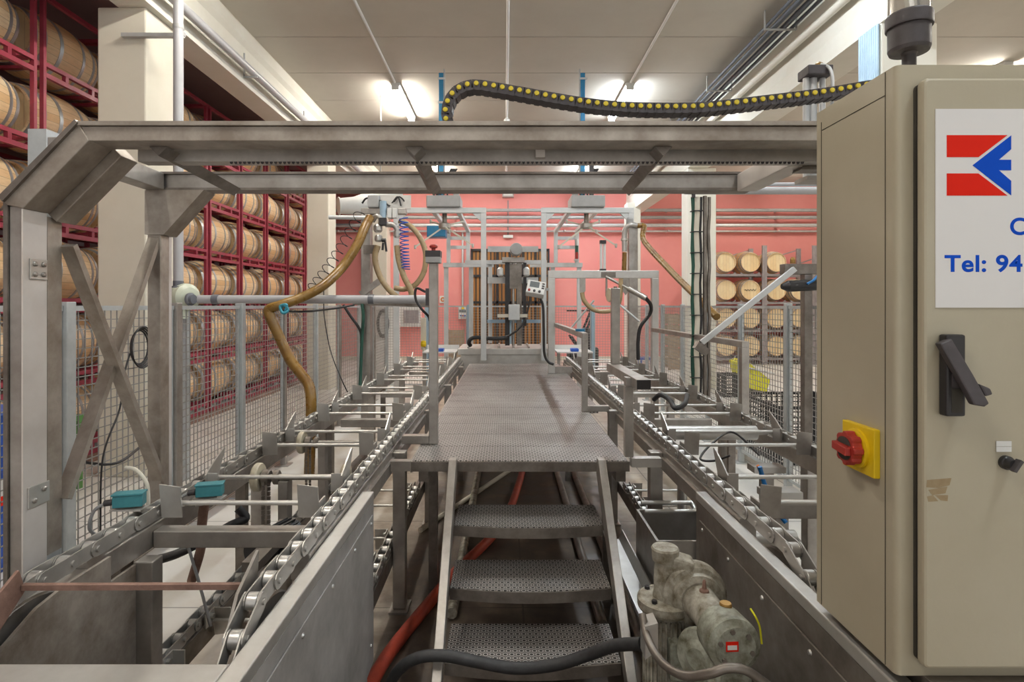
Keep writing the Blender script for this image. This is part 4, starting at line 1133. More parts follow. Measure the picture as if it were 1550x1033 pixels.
# emergency stop post on the left
Y = 3.30; x = W(656.5, 0, Y).x; zf = ZP + .001
t = thing('emergency_stop_post', 'square stainless post with a red emergency stop on the left side of the platform', 'post', (x, Y, zf))
MB().box(x - .025, x + .025, Y - .025, Y + .025, zf, 1.905).to('post', M['steel'], t, bev=.003)
MB().box(-.593, x - .0255, Y - .025, Y + .025, zf, zf + .05).to('foot_arm', M['steel'], t, bev=.003)
bx_ = MB().box(x - .042, x + .042, Y - .05, Y + .035, 1.906, 1.975).to('button_box', M['grey_paint'], t, bev=.004)
MB().box(x - .043, x + .043, Y - .051, Y + .036, 1.94, 1.976).to('cover', M['dark_grey'], bx_)
MB().lathe([(.012, 0), (.012, .015), (.022, .018), (.024, .028), (.018, .036), (.001, .038)], (x, Y - .01, 1.9765), (0, 0, 1), 18).to('mushroom_button', M['red_knob'], bx_)
MB().box(x - .045, x - .0255, Y - .02, Y + .02, 1.66, 1.76).to('bracket', M['dark_grey'], t)
MB().tube(spline([(x - .047, Y, 1.74), (x - .10, Y, 1.76), (x - .105, Y, 1.70), (x - .07, Y, 1.64), (x - .035, Y + .02, 1.60), (x - .026, Y + .025, 1.57)], 6), .008, 6).to('cable', M['black'], t)
# right hand guide rail with tall far post
x = .64
t = thing('guide_rail', 'stainless guide rail with a raised far post at the right front corner of the platform', 'rail', (x, 3.1, ZP))
MB().box(x - .022, x + .022, 2.92, 2.964, ZP + .021, 1.245).to('post', M['steel'], t, bev=.003)
MB().box(.648, .72, 2.80, 3.62, 1.2455, 1.296).to('top_bar', M['steel'], t, bev=.003)
MB().box(.622, .6475, 2.915, 2.97, 1.2455, 1.29).to('bracket', M['steel'], t)
MB().box(.65, .718, 2.796, 2.7995, 1.248, 1.294).to('end_cap', M['black'], t)
MB().box(.665, .717, 3.53, 3.575, 1.2965, 1.77).to('far_post', M['steel'], t, bev=.003)
MB().cyl((.691, 3.5525, 1.7705), (.691, 3.5525, 1.78), .012, 10).to('cap', M['steel_dark'], t)
x = W(885, 0, 4.3).x
t = thing('guide_rail', 'thin stainless guide rail running along the right side of the platform to the portal', 'rail', (x, 5.4, ZP))
MB().box(x - .022, x + .022, 4.28, 4.324, ZP + .001, 1.41).to('post', M['steel'], t, bev=.003)
MB().box(x - .022, x + .022, 4.28, 6.705, 1.4105, 1.455).to('top_bar', M['steel'], t, bev=.003)
MB().box(x + .0225, x + .18, 4.28, 4.324, ZP + .001, ZP + .045).to('foot_arm', M['steel'], t, bev=.003)
MB().cyl((x, 4.55, 1.4555), (x, 4.55, 1.475), .04, 14).to('blue_cap', M['blue'], t, label='blue round cap')
x = 1.75
t = thing('guide_rail', 'stainless guide rail over the outer side of the right conveyor with a square front post', 'rail', (x, 5.4, .85))
MB().box(x - .028, x + .028, 4.13, 4.186, .79, 1.3545).to('post', M['steel'], t, bev=.003)
MB().box(x - .028, x + .028, 4.13, 6.7, 1.355, 1.40).to('top_bar', M['steel'], t, bev=.003)
MB().box(1.66, x + .028, 4.13, 4.186, .74, .7895).to('foot_arm', M['steel'], t)

# portal over the right conveyor
Y = 6.75
xa, xb, zt_ = W(834.5, 0, Y).x, W(991, 0, Y).x, W(0, 410, Y).z
t = thing('steel_portal', 'stainless portal straddling the right conveyor with air cylinders on its crossbar', 'portal', ((xa + xb) / 2, Y, ZP))
for x in (xa, xb):
    MB().box(x - .04, x + .04, Y - .04, Y + .04, ZP + .001 if x < 1 else .012, zt_ - .09).to('post', M['steel_light'], t, bev=.004)
MB().box(xa - .04, xb + .04, Y - .04, Y + .04, zt_ - .0895, zt_).to('crossbar', M['steel_light'], t, bev=.004)
MB().box(xa + .0405, xa + .24, Y - .04, Y + .04, ZP + .001, ZP + .08).to('foot_arm', M['steel'], t)
for px in (881, 946):
    x = W(px, 0, Y).x
    MB().prism([(x - .035, Y - .05, zt_ - .09), (x + .035, Y - .05, zt_ - .09), (x + .035, Y - .05, zt_ - .24), (x, Y - .05, zt_ - .29), (x - .035, Y - .05, zt_ - .25)], (0, .012, 0)).to('hanger_plate', M['steel'], t)
x = W(912.5, 0, Y).x
cy_ = MB().box(x - .035, x + .035, Y - .03, Y + .03, zt_ + .0005, zt_ + .02).box(x - .035, x + .035, Y - .03, Y + .03, zt_ + .32, zt_ + .36).to('air_cylinder', M['black'], t)
for dx in (-.02, .02):
    MB().cyl((x + dx, Y, zt_ + .0205), (x + dx, Y, zt_ + .3195), .016, 12).to('tube', M['white_paint'], cy_)
MB().box(W(918, 0, Y).x - .07, W(918, 0, Y).x + .10, Y - .05, Y - .0405, zt_ - .08, zt_ - .02).to('sensor_plate', M['steel_dark'], t)
c0, c1 = W(917, 419, Y - .08), W(978, 452, Y - .3)
MB().tube([c0, W(940, 431, Y - .15), W(952, 438, Y - .2)], .016, 10).tube([W(951, 437, Y - .2), c1], .032, 12).to('spray_tube', M['steel'], t)
MB().tube(spline([c1, W(985, 462, Y - .25), W(984, 475, Y - .2), W(970, 494, Y - .2), W(966, 515, Y - .2), W(966, 545, Y - .2)], 6), .022, 8).to('cable', M['black'], t)
MB().tube([W(930, 455, Y - .15), W(968, 487, Y - .25)], .012, 8).tube([W(862, 500, Y), W(899, 455, Y - .1)], .012, 8).to('brace', M['alu'], t)
solo('looped_hose', MB().tube(spline([W(881, 443, 6.6), W(884, 455, 6.6), W(896, 468, 6.6), W(912, 472, 6.6), W(928, 469, 6.6), W(938, 455, 6.6), W(940, 422, 6.6)], 8), .026, 10), M['clear_hose'], 'tan hose hanging in a loop under the right portal crossbar', 'hose')
t = thing('cream_pulley', 'cream nylon disc mounted under the right portal crossbar behind the tall post', 'pulley', W(925, 450, 6.4))
c = W(925, 447, 6.4)
MB().lathe([(.02, -.03), (.075, -.03), (.08, -.02), (.08, .02), (.075, .03), (.02, .03)], c, (1, .25, 0), 24).to('disc', M['cream_nylon'], t)
MB().cyl(c, (c.x, 6.70, c.z), .012, 8).cyl((c.x, 6.69, c.z), (c.x, 6.69, 1.99), .012, 8).to('bracket', M['steel'], t)

# tall post with filling hose at the right station
Y = 7.8; x = W(957.5, 0, Y).x
t = thing('filling_station_post', 'tall grey square post behind the right portal carrying a tan filling hose', 'post', (x, Y, 0))
MB().box(x - .06, x + .06, Y - .06, Y + .06, .012, W(0, 343, Y).z).to('post', M['steel'], t, bev=.005)
MB().box(x - .12, x + .12, Y - .12, Y + .12, 0, .0119).to('foot_plate', M['steel'], t)
zz = W(0, 343, Y).z
MB().lathe([(.045, 0), (.05, .02), (.05, .10), (.035, .12)], (x - .04, Y, zz), (0, 0, 1), 16).to('float_head', M['grey_paint'], t)
MB().tube(spline([(x - .12, Y - .05, zz - .35), (x - .12, Y - .05, zz - .08), (x - .06, Y - .08, zz + .01), (x + .05, Y - .08, zz)], 6), .035, 12).to('elbow_pipe', M['chrome'], t)
MB().lathe([(.05, 0), (.05, .03)], (x - .12, Y - .05, zz - .20), (0, 0, 1), 14).to('clamp', M['steel_light'], t)
MB().tube([(x - .12, Y - .05, zz - .36), (x - .13, Y - .05, zz - .75)], .032, 10).to('dip_hose', M['amber_hose'], t)
pts = [(x + .05, Y - .08, zz), (x + .13, Y - .12, zz - .02), W(975, 365, 7.4), W(1015, 410, 6.6), W(1060, 455, 5.8), W(1085, 480, 5.45)]
solo('filling_hose', MB().tube(spline(pts, 8), .036, 12), M['amber_hose'], 'tan hose running down from the right filling post to the vertical pipes', 'hose')

# vertical pipe bundle by the right fence
t = thing('pipe_riser', 'bundle of dark pipes and wrapped cables rising beside the right conveyor', 'pipes', (1.75, 5.2, .8))
zt_ = W(0, 292, 5.2).z
for px, r, m in ((1049, .018, 'green_cable'), (1054, .030, 'plaster'), (1060, .016, 'black'), (1067, .020, 'steel_dark'), (1073, .016, 'steel_dark')):
    x = W(px, 0, 5.2).x
    pts = [(x + .006 * math.sin(k * 1.9 + px), 5.2, .76 + (zt_ - .80) * k / 12) for k in range(13)] if r in (.018, .030, .016) else [(x, 5.2, .76), (x, 5.2, zt_ - .03)]
    MB().tube(pts, r, 8).to('pipe', M[m], t)
for k in range(9):
    z = 1.0 + .19 * k
    MB().box(W(1046, 0, 5.2).x, W(1062, 0, 5.2).x, 5.165, 5.235, z, z + .008).to('cable_tie', M['black'], t)
MB().box(1.63, 1.92, 5.16, 5.24, .70, .76).to('foot_bracket', M['steel'], t)
solo('overhead_pipe', MB().cyl((W(1036, 0, 5.2).x, 5.2, zt_ + .02), (3.9, 5.2, zt_ + .02), .035, 10).cyl((W(1060, 0, 5.2).x, 5.26, zt_ + .09), (3.9, 5.26, zt_ + .09), .018, 8).box(3.80, 3.83, 5.19, 5.52, zt_ + .0, zt_ + .1), M['pvc'], 'grey pipe running right from the top of the vertical pipe bundle to the column', 'pipe')
solo('pipe_clip', MB().box(W(1048, 0, 5.13).x, W(1052, 0, 5.13).x, 5.12, 5.15, W(0, 289, 5.13).z - .06, W(0, 289, 5.13).z + .06).prism([W(1026, 288, 5.05), W(1036, 281, 5.05), W(1058, 281, 5.05), W(1046, 289, 5.05)], (0, .1, 0)), M['dark_grey'], 'dark folded clip on top of the vertical pipe bundle', 'clip')
# slanting arm
t = thing('pusher_arm', 'slanting square aluminium arm above the right conveyor with a dark actuator at its top', 'arm', W(1130, 465, 4.5))
a, c = W(1062, 519, 4.62), W(1203, 407, 4.5)
MB().bar(a, c, .044, .044).to('arm', M['alu'], t, bev=.004)
MB().bar(W(1053, 522, 4.60), W(1070, 534, 4.60), .07, .06).to('foot_clevis', M['steel_dark'], t)
a, c = W(1191, 415, 4.5), W(1260, 399, 4.5)
MB().box(a.x, c.x, 4.53, 4.62, a.z, c.z).to('head_beam', M['steel_dark'], t, bev=.004)
MB().lathe([(.02, 0), (.035, .03), (.045, .05), (.045, .30), (.03, .32)], W(1183, 434, 4.5), (1, 0, .05), 16).to('actuator', M['black'], t)
MB().tube(spline([W(1222, 430, 4.45), W(1232, 424, 4.45), W(1240, 415, 4.5)], 6), .010, 6).to('air_tube', M['cyan_cable'], t)
MB().box(2.39, 2.45, 4.53, 4.60, 0, W(0, 416, 4.55).z).to('column', M['steel_dark'], t)
MB().lathe([(.02, 0), (.02, .03), (.012, .05)], W(1200, 399, 4.57), (0, 0, 1), 10).to('fitting', M['brass'], t)

# ================================================================== left side pipework
t = thing('pvc_pipe_run', 'grey plastic pipe dropping beside the left column and turning along above the left fence', 'pipe', (-2.9, 5.3, 1.7))
YP = 5.30
xv = W(270, 0, YP).x; zh = W(0, 453.5, YP).z; zpt = W(0, 432, YP).z
MB().cyl((xv, YP, zpt), (xv, YP, 4.60), .043, 16).to('vertical_pipe', M['pvc'], t)
MB().cyl((W(300, 0, YP).x, YP, zh), (W(652, 0, YP).x, YP, zh), .040, 16).to('horizontal_pipe', M['pvc'], t)
MB().lathe([(.046, 0), (.046, .06)], (W(322, 0, YP).x, YP, zh), (1, 0, 0), 16).to('coupling', M['pvc_dark'], t)
MB().lathe([(.046, 0), (.046, .05)], (W(558, 0, YP).x, YP, zh), (1, 0, 0), 16).to('coupling', M['pvc_dark'], t)
MB().lathe([(.046, 0), (.046, .05)], (xv, YP, zpt - .01), (0, 0, 1), 16).lathe([(.075, -.03), (.075, -.01)], (xv, YP, zpt), (0, 0, 1), 18).to('flange', M['pvc_dark'], t)
c = V(W(277, 0, YP).x, YP, W(0, 450, YP).z)
b = MB()
b.lathe([(.10, -.085), (.125, -.06), (.13, 0), (.125, .04), (.09, .07), (.05, .08)], c + V(.01, .02, 0), (.9, -.45, 0), 26)
b.lathe([(.078, -.20), (.08, -.02), (.08, .085)], (xv, YP, c.z), (0, 0, 1), 20)
b.to('pump_housing', M['pump_cream'], t)
MB().lathe([(.06, .0), (.06, .02), (.045, .025), (.042, .05)], (W(292, 0, YP).x, YP - .06, zh), (.9, -.2, 0), 18).to('dark_flange', M['pvc_dark'], t)
b = MB()
for px, pz in ((187, 54), (228, 54)):
    pass
a_, c_ = W(186, 57, 5.47), W(275, 52, 5.27)
b.box(a_.x, xv - .045, 5.44, 5.49, a_.z, a_.z + .035).lathe([(.047, 0), (.047, .035)], (xv, YP, a_.z), (0, 0, 1), 16, caps=False).box(xv - .03, xv - .02, YP + .03, 5.46, a_.z, a_.z + .035)
b.to('clamp_bracket', M['grey_paint'], t)
# support post of the pipe with a leg down to the floor
t = thing('pipe_support', 'thin galvanised stanchion carrying the pump housing of the plastic pipe', 'post', (xv, 5.45, 0))
MB().box(xv - .03, xv + .03, 5.39, 5.45, .0, c.z - .1).to('post', M['galv'], t)

# left filling station
Y = 5.9; x = W(555, 0, Y).x
t = thing('filling_station_post', 'tall grey square post at the left conveyor carrying the filling head', 'post', (x, Y, 0))
MB().box(x - .048, x + .048, Y - .048, Y + .048, .012, W(0, 325, Y).z).to('post', M['steel'], t, bev=.005)
MB().box(x - .1, x + .055, Y - .07, Y + .1, 0, .0119).to('foot_plate', M['steel'], t)
MB().bar(W(535, 458, 5.85), W(652, 462, 5.85), .05, .05).to('cross_arm', M['steel_dark'], t)
MB().bar(W(546, 446, 5.85), W(577, 424, 5.85), .035, .06).to('brace', M['steel'], t)
MB().box(x - .02, x + .10, Y - .06, Y - .0485, W(0, 385, Y).z, W(0, 372, Y).z).to('hinge_plate', M['steel_dark'], t)
zt_ = W(0, 325, Y).z
t = thing('barrel_filler', 'cluster of pipes, valves and pneumatic cylinders forming the left barrel filling head', 'filler', (W(590, 0, Y).x, Y, zt_))
MB().box(W(548, 0, Y).x, W(615, 0, Y).x, Y - .05, Y + .05, zt_ + .001, zt_ + .06).to('base_plate', M['steel'], t, bev=.004)
MB().cyl(W(498, 329, Y - .1), W(565, 330, Y - .1), .022, 12).to('guide_rod', M['alu'], t)
MB().box(W(559, 0, Y).x, W(576, 0, Y).x, Y - .08, Y + .08, zt_ + .0605, zt_ + .19).to('valve_block', M['grey_paint'], t, bev=.01)
MB().cyl(W(580, 337, Y - .1), W(580, 305, Y - .1), .035, 16).to('air_cylinder', M['blue_cable'], t)
for px in (590, 598):
    MB().cbox(W(px, 323, Y - .1), .045, .06, .10).to('solenoid', M['white_paint'], t, bev=.004)
MB().tube(spline([W(564, 335, Y - .12), W(570, 327, Y - .14), W(576, 332, Y - .14), W(574, 345, Y - .14), W(568, 350, Y - .14)], 6), .025, 12).to('manifold', M['chrome'], t)
MB().lathe([(.03, 0), (.045, .02), (.045, .06), (.03, .08)], W(572, 352, Y - .14), (0, 0, 1), 16).lathe([(.03, 0), (.04, .015), (.04, .05), (.03, .065)], W(573, 366, Y - .14), (0, 0, 1), 16).to('valve_body', M['chrome'], t)
MB().tube(spline([W(584, 340, Y - .12), W(596, 341, Y - .14), W(601, 348, Y - .14), W(601, 360, Y - .14)], 6), .028, 12).lathe([(.036, 0), (.036, .05)], W(601, 358, Y - .14), (0, 0, 1), 14).to('outlet_elbow', M['chrome'], t)
MB().cbox(W(580, 336, Y - .15), .07, .06, .08).to('clamp', M['black'], t, bev=.006)
MB().tube([W(580, 368, Y - .16), W(579, 379, Y - .16)], .012, 6).tube([W(583, 366, Y - .16), W(585, 381, Y - .16)], .012, 6).cyl(W(578, 364, Y - .16), W(584, 364, Y - .16), .02, 8).to('squeeze_clip', M['black'], t)
MB().tube(spline([W(548, 308, Y), W(556, 300, Y), W(575, 304, Y - .05), W(590, 312, Y - .1)], 8), .010, 6).tube(spline([W(583, 300, Y), W(592, 308, Y), W(602, 298, Y - .05), W(607, 312, Y - .05)], 8), .008, 6).tube(spline([W(600, 310, Y), W(612, 306, Y), W(604, 298, Y - .05), W(596, 306, Y - .05)], 8), .008, 6).to('cable', M['black'], t)
MB().box(W(572, 0, Y).x, W(622, 0, Y).x, Y - .01, Y + .01, zt_ + .0605, zt_ + .20).to('back_plate', M['steel_light'], t)
def hose(name, pts, Y_, r, m, label, cat='hose', n=8):
    p = [W(q[0], q[1], q[2] if len(q) > 2 else Y_) for q in pts]
    return solo(name, MB().tube(spline(p, n), r, 10), M[m], label, cat)
hose('wine_hose', [(560, 330, 5.7), (552, 345, 5.6), (540, 372, 5.5), (518, 405, 5.4), (490, 432, 5.2), (458, 450, 5.1), (425, 462, 5.0), (408, 468, 5.0), (408, 478, 5.0), (418, 500, 5.0), (428, 522, 5.0), (440, 546, 4.95), (455, 566, 4.9), (468, 585, 4.85), (471, 618, 4.8), (470, 660, 4.8), (468, 720, 4.85)], 5.2, .045, 'amber_hose', 'thick amber hose drooping from the left filling head over the fence towards the conveyor')
hose('filling_hose', [(572, 372), (568, 385), (569, 400), (576, 420), (590, 440), (607, 453), (622, 450), (621, 438), (612, 420), (604, 395), (601, 372)], 5.75, .030, 'clear_hose', 'tan hose looping down under the left filling head and back up')
hose('filling_hose', [(604, 334), (618, 340), (634, 357), (644, 382), (642, 410), (630, 430), (612, 438), (597, 436)], 5.85, .028, 'clear_hose', 'pale tan hose arching to the right of the left filling head')
def coil(name, a, c, r, turns, m, label, wire=.006):
    a, c = Vector(a), Vector(c); d = (c - a); L = d.length; d.normalize()
    u = d.cross(V(0, 1, 0)).normalized(); w_ = d.cross(u)
    n = turns * 14
    sag = lambda s: V(0, 0, -.05 * math.sin(math.pi * s))
    pts = [a + d * (L * i / n) + sag(i / n) + u * (math.cos(2 * math.pi * i / 14) * r) + w_ * (math.sin(2 * math.pi * i / 14) * r) for i in range(n + 1)]
    return solo(name, MB().tube(pts, wire, 5), M[m], label, 'coiled tube')
coil('coiled_air_tube', W(545, 322, 5.7), W(470, 440, 5.3), .05, 11, 'black', 'stretched black coiled air tube slanting down left of the filling head', .004)
coil('coiled_air_tube', W(611, 330, 5.75), W(614, 408, 5.75), .042, 14, 'blue_plastic', 'hanging coil of blue air tubing right of the filling head')
hose('power_cable', [(548, 460, 5.8), (550, 480, 5.78), (548, 510, 5.78), (546, 560, 5.75), (545, 590, 5.7)], 5.8, .016, 'green_cable', 'dark green cable running down the left filling post to the conveyor', 'cable')
hose('power_cable', [(520, 462, 5.82), (530, 478, 5.8), (545, 500, 5.8), (547, 520, 5.79)], 5.8, .014, 'black', 'black cable drooping onto the left filling post', 'cable')
hose('power_cable', [(405, 466, 5.3), (450, 472, 5.3), (500, 468, 5.5), (536, 462, 5.7)], 5.5, .010, 'black', 'thin black cable slung between the hose and the left filling post', 'cable')
hose('thin_wire', [(490, 440, 5.45), (491, 480, 5.4), (500, 530, 5.2), (515, 570, 5.0), (526, 594, 5.0)], 5.0, .005, 'black', 'thin black wire curving down to the outer left chain', 'cable')
solo('rope_knot', MB().tube(spline([W(424, 470, 4.93), W(430, 462, 4.9), (W(436, 470, 4.9)), W(428, 474, 4.88), W(424, 464, 4.9), W(434, 462, 4.9), W(430, 476, 4.9)], 6), .012, 6), mat('teal_rope', (.06, .36, .48), .7), 'teal rope knotted round a left fence post under the amber hose', 'rope')
b = MB()
for i in range(4):
    b.tube([V(-2.283 + .008 * i, 3.555 + (.085 + .008 * i) * math.cos(q), 1.40 + (.105 + .008 * i) * math.sin(q)) for q in [2 * math.pi * j / 24 for j in range(25)]], .0055, 5)
b.tube(spline([(-2.28, 3.46, 1.37), (-2.275, 3.40, 1.25), (-2.275, 3.36, 1.05), (-2.275, 3.22, .8), (-2.275, 3.2, .4), (-2.275, 3.2, .01)], 6), .0055, 5)
solo('coiled_cable', b, M['black'], 'coil of black cable hooked on the left fence mesh behind the braces', 'cable')
hose('floor_cable', [(95, 690, 3.0), (140, 702, 3.2), (180, 700, 3.3), (215, 675, 3.6)], 3.2, .008, 'black', 'thin black cable sagging behind the left fence', 'cable')
# ================================================================== gear motor at the right front
t = thing('gear_motor', 'grimy cast gear motor with a red nameplate beside the stairs', 'motor', (.58, 1.75, 0))
cyl = MB()
cd = V(.604, 1.82, .735); ce = V(.6175, 1.53, .744)          # worm housing axis
ax = (ce - cd).normalized()
MB().lathe([(.03, -.03), (.098, -.028), (.104, -.018), (.104, .012), (.094, .022), (.082, .025), (.078, .045), (.060, .052)], cd, ax, 36).to('flange_disc', M['cast'], t)
MB().lathe([(.055, .0525), (.052, .10), (.050, .20), (.058, .215)], cd, ax, 24).to('shaft_housing', M['cast'], t)
MB().lathe([(.058, -.09), (.070, -.085), (.074, -.01), (.072, 0), (.058, .006), (.056, .008)], ce, ax, 30).to('end_housing', M['cast_green'], t)
ec = MB().lathe([(.056, .0081), (.054, .012), (.001, .013)], ce, ax, 28).to('end_cover', M['cast_green'], t)
R_ = Matrix((ax.cross(V(0, 0, 1)).normalized(), -ax, V(0, 0, 1))).transposed()
lx = ax.cross(V(0, 0, 1)).normalized(); lz = lx.cross(ax)
def on_cap(u, v_, w_, h_, d_, name, m, par, lab=None):
    o = ce + ax * .0135 + lx * u + lz * v_
    MB().prism([o + lx * sx * w_ / 2 + lz * sy * h_ / 2 for sx, sy in ((-1, -1), (1, -1), (1, 1), (-1, 1))], ax * d_).to(name, m, par, label=lab)
on_cap(.012, .006, .034, .026, .0012, 'nameplate', M['logo_red'], ec, 'red nameplate')
on_cap(.012, .004, .026, .012, .0018, 'nameplate_window', M['white_paint'], ec, 'white field of the nameplate')
for k in range(6):
    a = math.pi * 2 * k / 6 + .3
    p = ce + ax * .012 + lx * math.cos(a) * .045 + lz * math.sin(a) * .045
    MB().lathe([(.007, 0), (.007, .005)], p, ax, 6).to('bolt', M['steel_dark'], ec)
p = cd.lerp(ce, .30) + V(0, 0, .052)
MB().lathe([(.016, -.006), (.014, .004), (.007, .008), (.005, .03), (.002, .035)], p, (0, 0, 1), 12).to('grease_nipple', M['rust'], t)
p = cd.lerp(ce, .72) + V(.012, 0, .055)
MB().lathe([(.017, -.012), (.017, .018), (.015, .022), (.001, .022)], p, (0, 0, 1), 16).to('filler_cap', M['brass'], t)
# vertical input stage, motor flange and ribbed motor
cm_ = V(.520, 1.845, 0)
MB().lathe([(.040, .72), (.036, .74), (.034, .835), (.042, .837), (.044, .872), (.040, .878), (.001, .880)], cm_, (0, 0, 1), 24).to('input_tower', M['cast'], t)
MB().bar((cm_.x, 1.845, .83), (.60, 1.83, .81), .07, .07).to('bridge', M['cast'], t, bev=.01)
MB().lathe([(.05, .68), (.085, .682), (.088, .69), (.088, .712), (.080, .718), (.04, .7185)], cm_, (0, 0, 1), 32).to('motor_flange', M['cast'], t)
for k in range(4):
    a = math.pi / 4 + k * math.pi / 2
    MB().lathe([(.009, .7186), (.009, .728)], cm_ + V(.066 * math.cos(a), .066 * math.sin(a), 0), (0, 0, 1), 6).to('bolt', M['black'], t)
mb_ = MB().lathe([(.056, .40), (.062, .42), (.062, .679)], cm_, (0, 0, 1), 28)
for k in range(28):
    a = 2 * math.pi * k / 28
    d_ = V(math.cos(a), math.sin(a), 0)
    mb_.bar(cm_ + d_ * .064 + V(0, 0, .43), cm_ + d_ * .064 + V(0, 0, .665), .004, .014, up=d_)
mb_.to('ribbed_motor', M['cast'], t)
MB().cbox((.545, 1.775, .56), .07, .05, .12).to('terminal_box', M['cast_green'], t, bev=.006)
MB().lathe([(.02, -.02), (.075, -.018), (.08, 0), (.075, .012), (.05, .018), (.03, .03)], (.575, 1.66, .635), (-.75, -.65, .1), 26).to('bearing_cover', M['cast_green'], t)
MB().prism([(.54, 1.55, .36), (.66, 1.55, .36), (.68, 1.55, .67), (.58, 1.55, .67)], (0, .16, 0)).to('gear_case', M['cast_green'], t, bev=.012)
MB().prism([(.53, 1.50, .30), (.58, 1.50, .30), (.575, 1.50, .52), (.545, 1.50, .46)], (0, .012, 0)).to('rib', M['cast'], t)
MB().box(.44, .78, 1.48, 1.95, .28, .30).to('base_plate', M['steel_dark'], t)
for x, y in ((.47, 1.52), (.74, 1.52), (.47, 1.91), (.74, 1.91)):
    MB().box(x - .025, x + .025, y - .025, y + .025, 0, .2795).to('leg', M['steel_dark'], t)
MB().box(.47, .54, 1.78, 1.88, .3005, .40).to('motor_foot', M['cast'], t)
MB().prism([(cm_.x - .10, 1.70, .60), (cm_.x - .062, 1.70, .63), (cm_.x - .062, 1.70, .71), (cm_.x - .10, 1.70, .70)], (0, .06, 0)).to('cable_gland_box', M['chrome'], t)
hose('steel_conduit', [(972, 930, 1.74), (978, 960, 1.70), (992, 990, 1.62), (1012, 1012, 1.55), (1040, 1024, 1.50), (1075, 1020, 1.46), (1100, 1012, 1.45), (1130, 1016, 1.45), (1165, 1040, 1.45)], 1.5, .012, 'steel_dark', 'braided grey conduit curving under the gear motor', 'conduit')
hose('thick_black_cable', [(582, 1060, 2.30), (598, 1022, 2.25), (628, 998, 2.20), (670, 993, 2.19), (720, 1002, 2.19), (780, 1012, 2.18), (840, 1007, 2.18), (890, 992, 2.15), (930, 978, 2.08), (972, 975, 2.0)], 2.2, .022, 'black_rubber', 'thick black cable lying across the lowest stair tread', 'cable', 8)
hose('yellow_green_wire', [(1136, 922, 1.60), (1144, 935, 1.58), (1150, 950, 1.58), (1153, 975, 1.58)], 1.5, .0028, 'bin_yellow', 'yellow earth wire beside the end cover of the gear motor', 'wire')
# ================================================================== floor pipes and hoses
def floor_pt(px, py, r):
    Yf = F * (EYE - r) / (py - VY); return W(px, py, Yf)
solo('red_hose', MB().tube(spline([floor_pt(px, py, .033) for px, py in ((541, 1062), (558, 1040), (592, 985), (640, 925), (690, 866), (745, 812), (770, 775), (783, 740), (790, 716), (795, 690))], 6), .032, 12), M['red_hose'], 'thick red hose snaking over the oily floor under the stairs', 'hose')
solo('grey_floor_pole', MB().tube([floor_pt(636, 803, .02), floor_pt(772, 712, .02)], .02, 10), M['plaster'], 'grey pole lying slantwise on the floor behind the stairs', 'pole')
for i, x in enumerate((.50, .66)):
    solo('floor_pipe', MB().cyl((x, 2.4 if i else 2.9, .03), (x + .02, 7.6, .03), .028, 10), M['steel_dark'], ['thin floor pipe under the platform nearer the stairs', 'thin floor pipe under the platform nearer the right conveyor'][i], 'pipe')
solo('floor_pipe', MB().cyl((-.28, 3.0, .035), (-.24, 7.4, .035), .03, 10), M['cast'], 'dirty floor pipe under the left part of the platform', 'pipe')
# tank under the right conveyor
t = thing('drip_tank', 'open stainless tank on the floor under the right conveyor', 'tank', (1.05, 2.85, 0))
MB().box(.70, .712, 2.62, 3.03, .17, .575).box(1.22, 1.232, 2.62, 3.03, .17, .575).box(.7125, 1.2195, 2.62, 2.632, .17, .575).box(.7125, 1.2195, 3.018, 3.03, .17, .575).box(.7125, 1.2195, 2.6325, 3.0175, .17, .18).to('shell', M['steel'], t)
for x in (.73, 1.18):
    for y in (2.65, 2.97):
        MB().box(x, x + .03, y, y + .03, 0, .1695).to('leg', M['steel'], t)
MB().tube(spline([(.925, 2.55, .25), (.925, 2.55, .50), (.945, 2.55, .575), (1.00, 2.55, .61), (1.08, 2.55, .615), (1.30, 2.55, .615)], 8), .038, 14).to('outlet_pipe', M['chrome'], t)
MB().cyl((.925, 2.55, .25), (.925, 2.6195, .25), .03, 12).to('outlet_stub', M['chrome'], t)
t = thing('drain_gutter', 'bright stainless gutter on short legs between the stairs and the right conveyor', 'gutter', (.62, 2.7, 0))
MB().prism([(.585, 2.1, .30), (.665, 2.1, .30), (.685, 2.1, .36), (.679, 2.1, .36), (.661, 2.1, .306), (.589, 2.1, .306), (.571, 2.1, .36), (.565, 2.1, .36)], (0, 1.2, 0)).to('channel', M['steel_light'], t)
for y in (2.2, 3.2):
    MB().box(.61, .64, y, y + .03, 0, .2995).to('leg', M['steel_dark'], t)
t = thing('lift_cylinder', 'chromed lift cylinder on a dark frame beside the right front corner of the platform', 'cylinder', (.96, 3.2, 0))
c = W(1012, 0, 3.3)
MB().cyl((1.03, 3.3, .42), (1.03, 3.3, .73), .028, 14).to('rod', M['chrome'], t)
MB().lathe([(.06, .40), (.06, .419), (.04, .42)], (1.03, 3.3, 0), (0, 0, 1), 16).box(.94, 1.14, 3.2, 3.4, .34, .3995).to('top_plate', M['steel_dark'], t)
for x in (.95, 1.10):
    for y in (3.21, 3.36): MB().box(x, x + .03, y, y + .03, 0, .3395).to('leg', M['steel_dark'], t)
MB().tube(spline([(.72, 3.0, .62), (.98, 3.0, .62), (1.02, 3.0, .62), (1.05, 3.1, .61)], 5), .012, 8).tube(spline([(.72, 2.93, .60), (.95, 2.93, .60), (.985, 2.95, .60), (.985, 3.0, .62)], 5), .012, 8).tube([(1.05, 3.1, .61), (1.05, 3.21, .405)], .012, 8).to('guide_loop', M['chrome'], t)
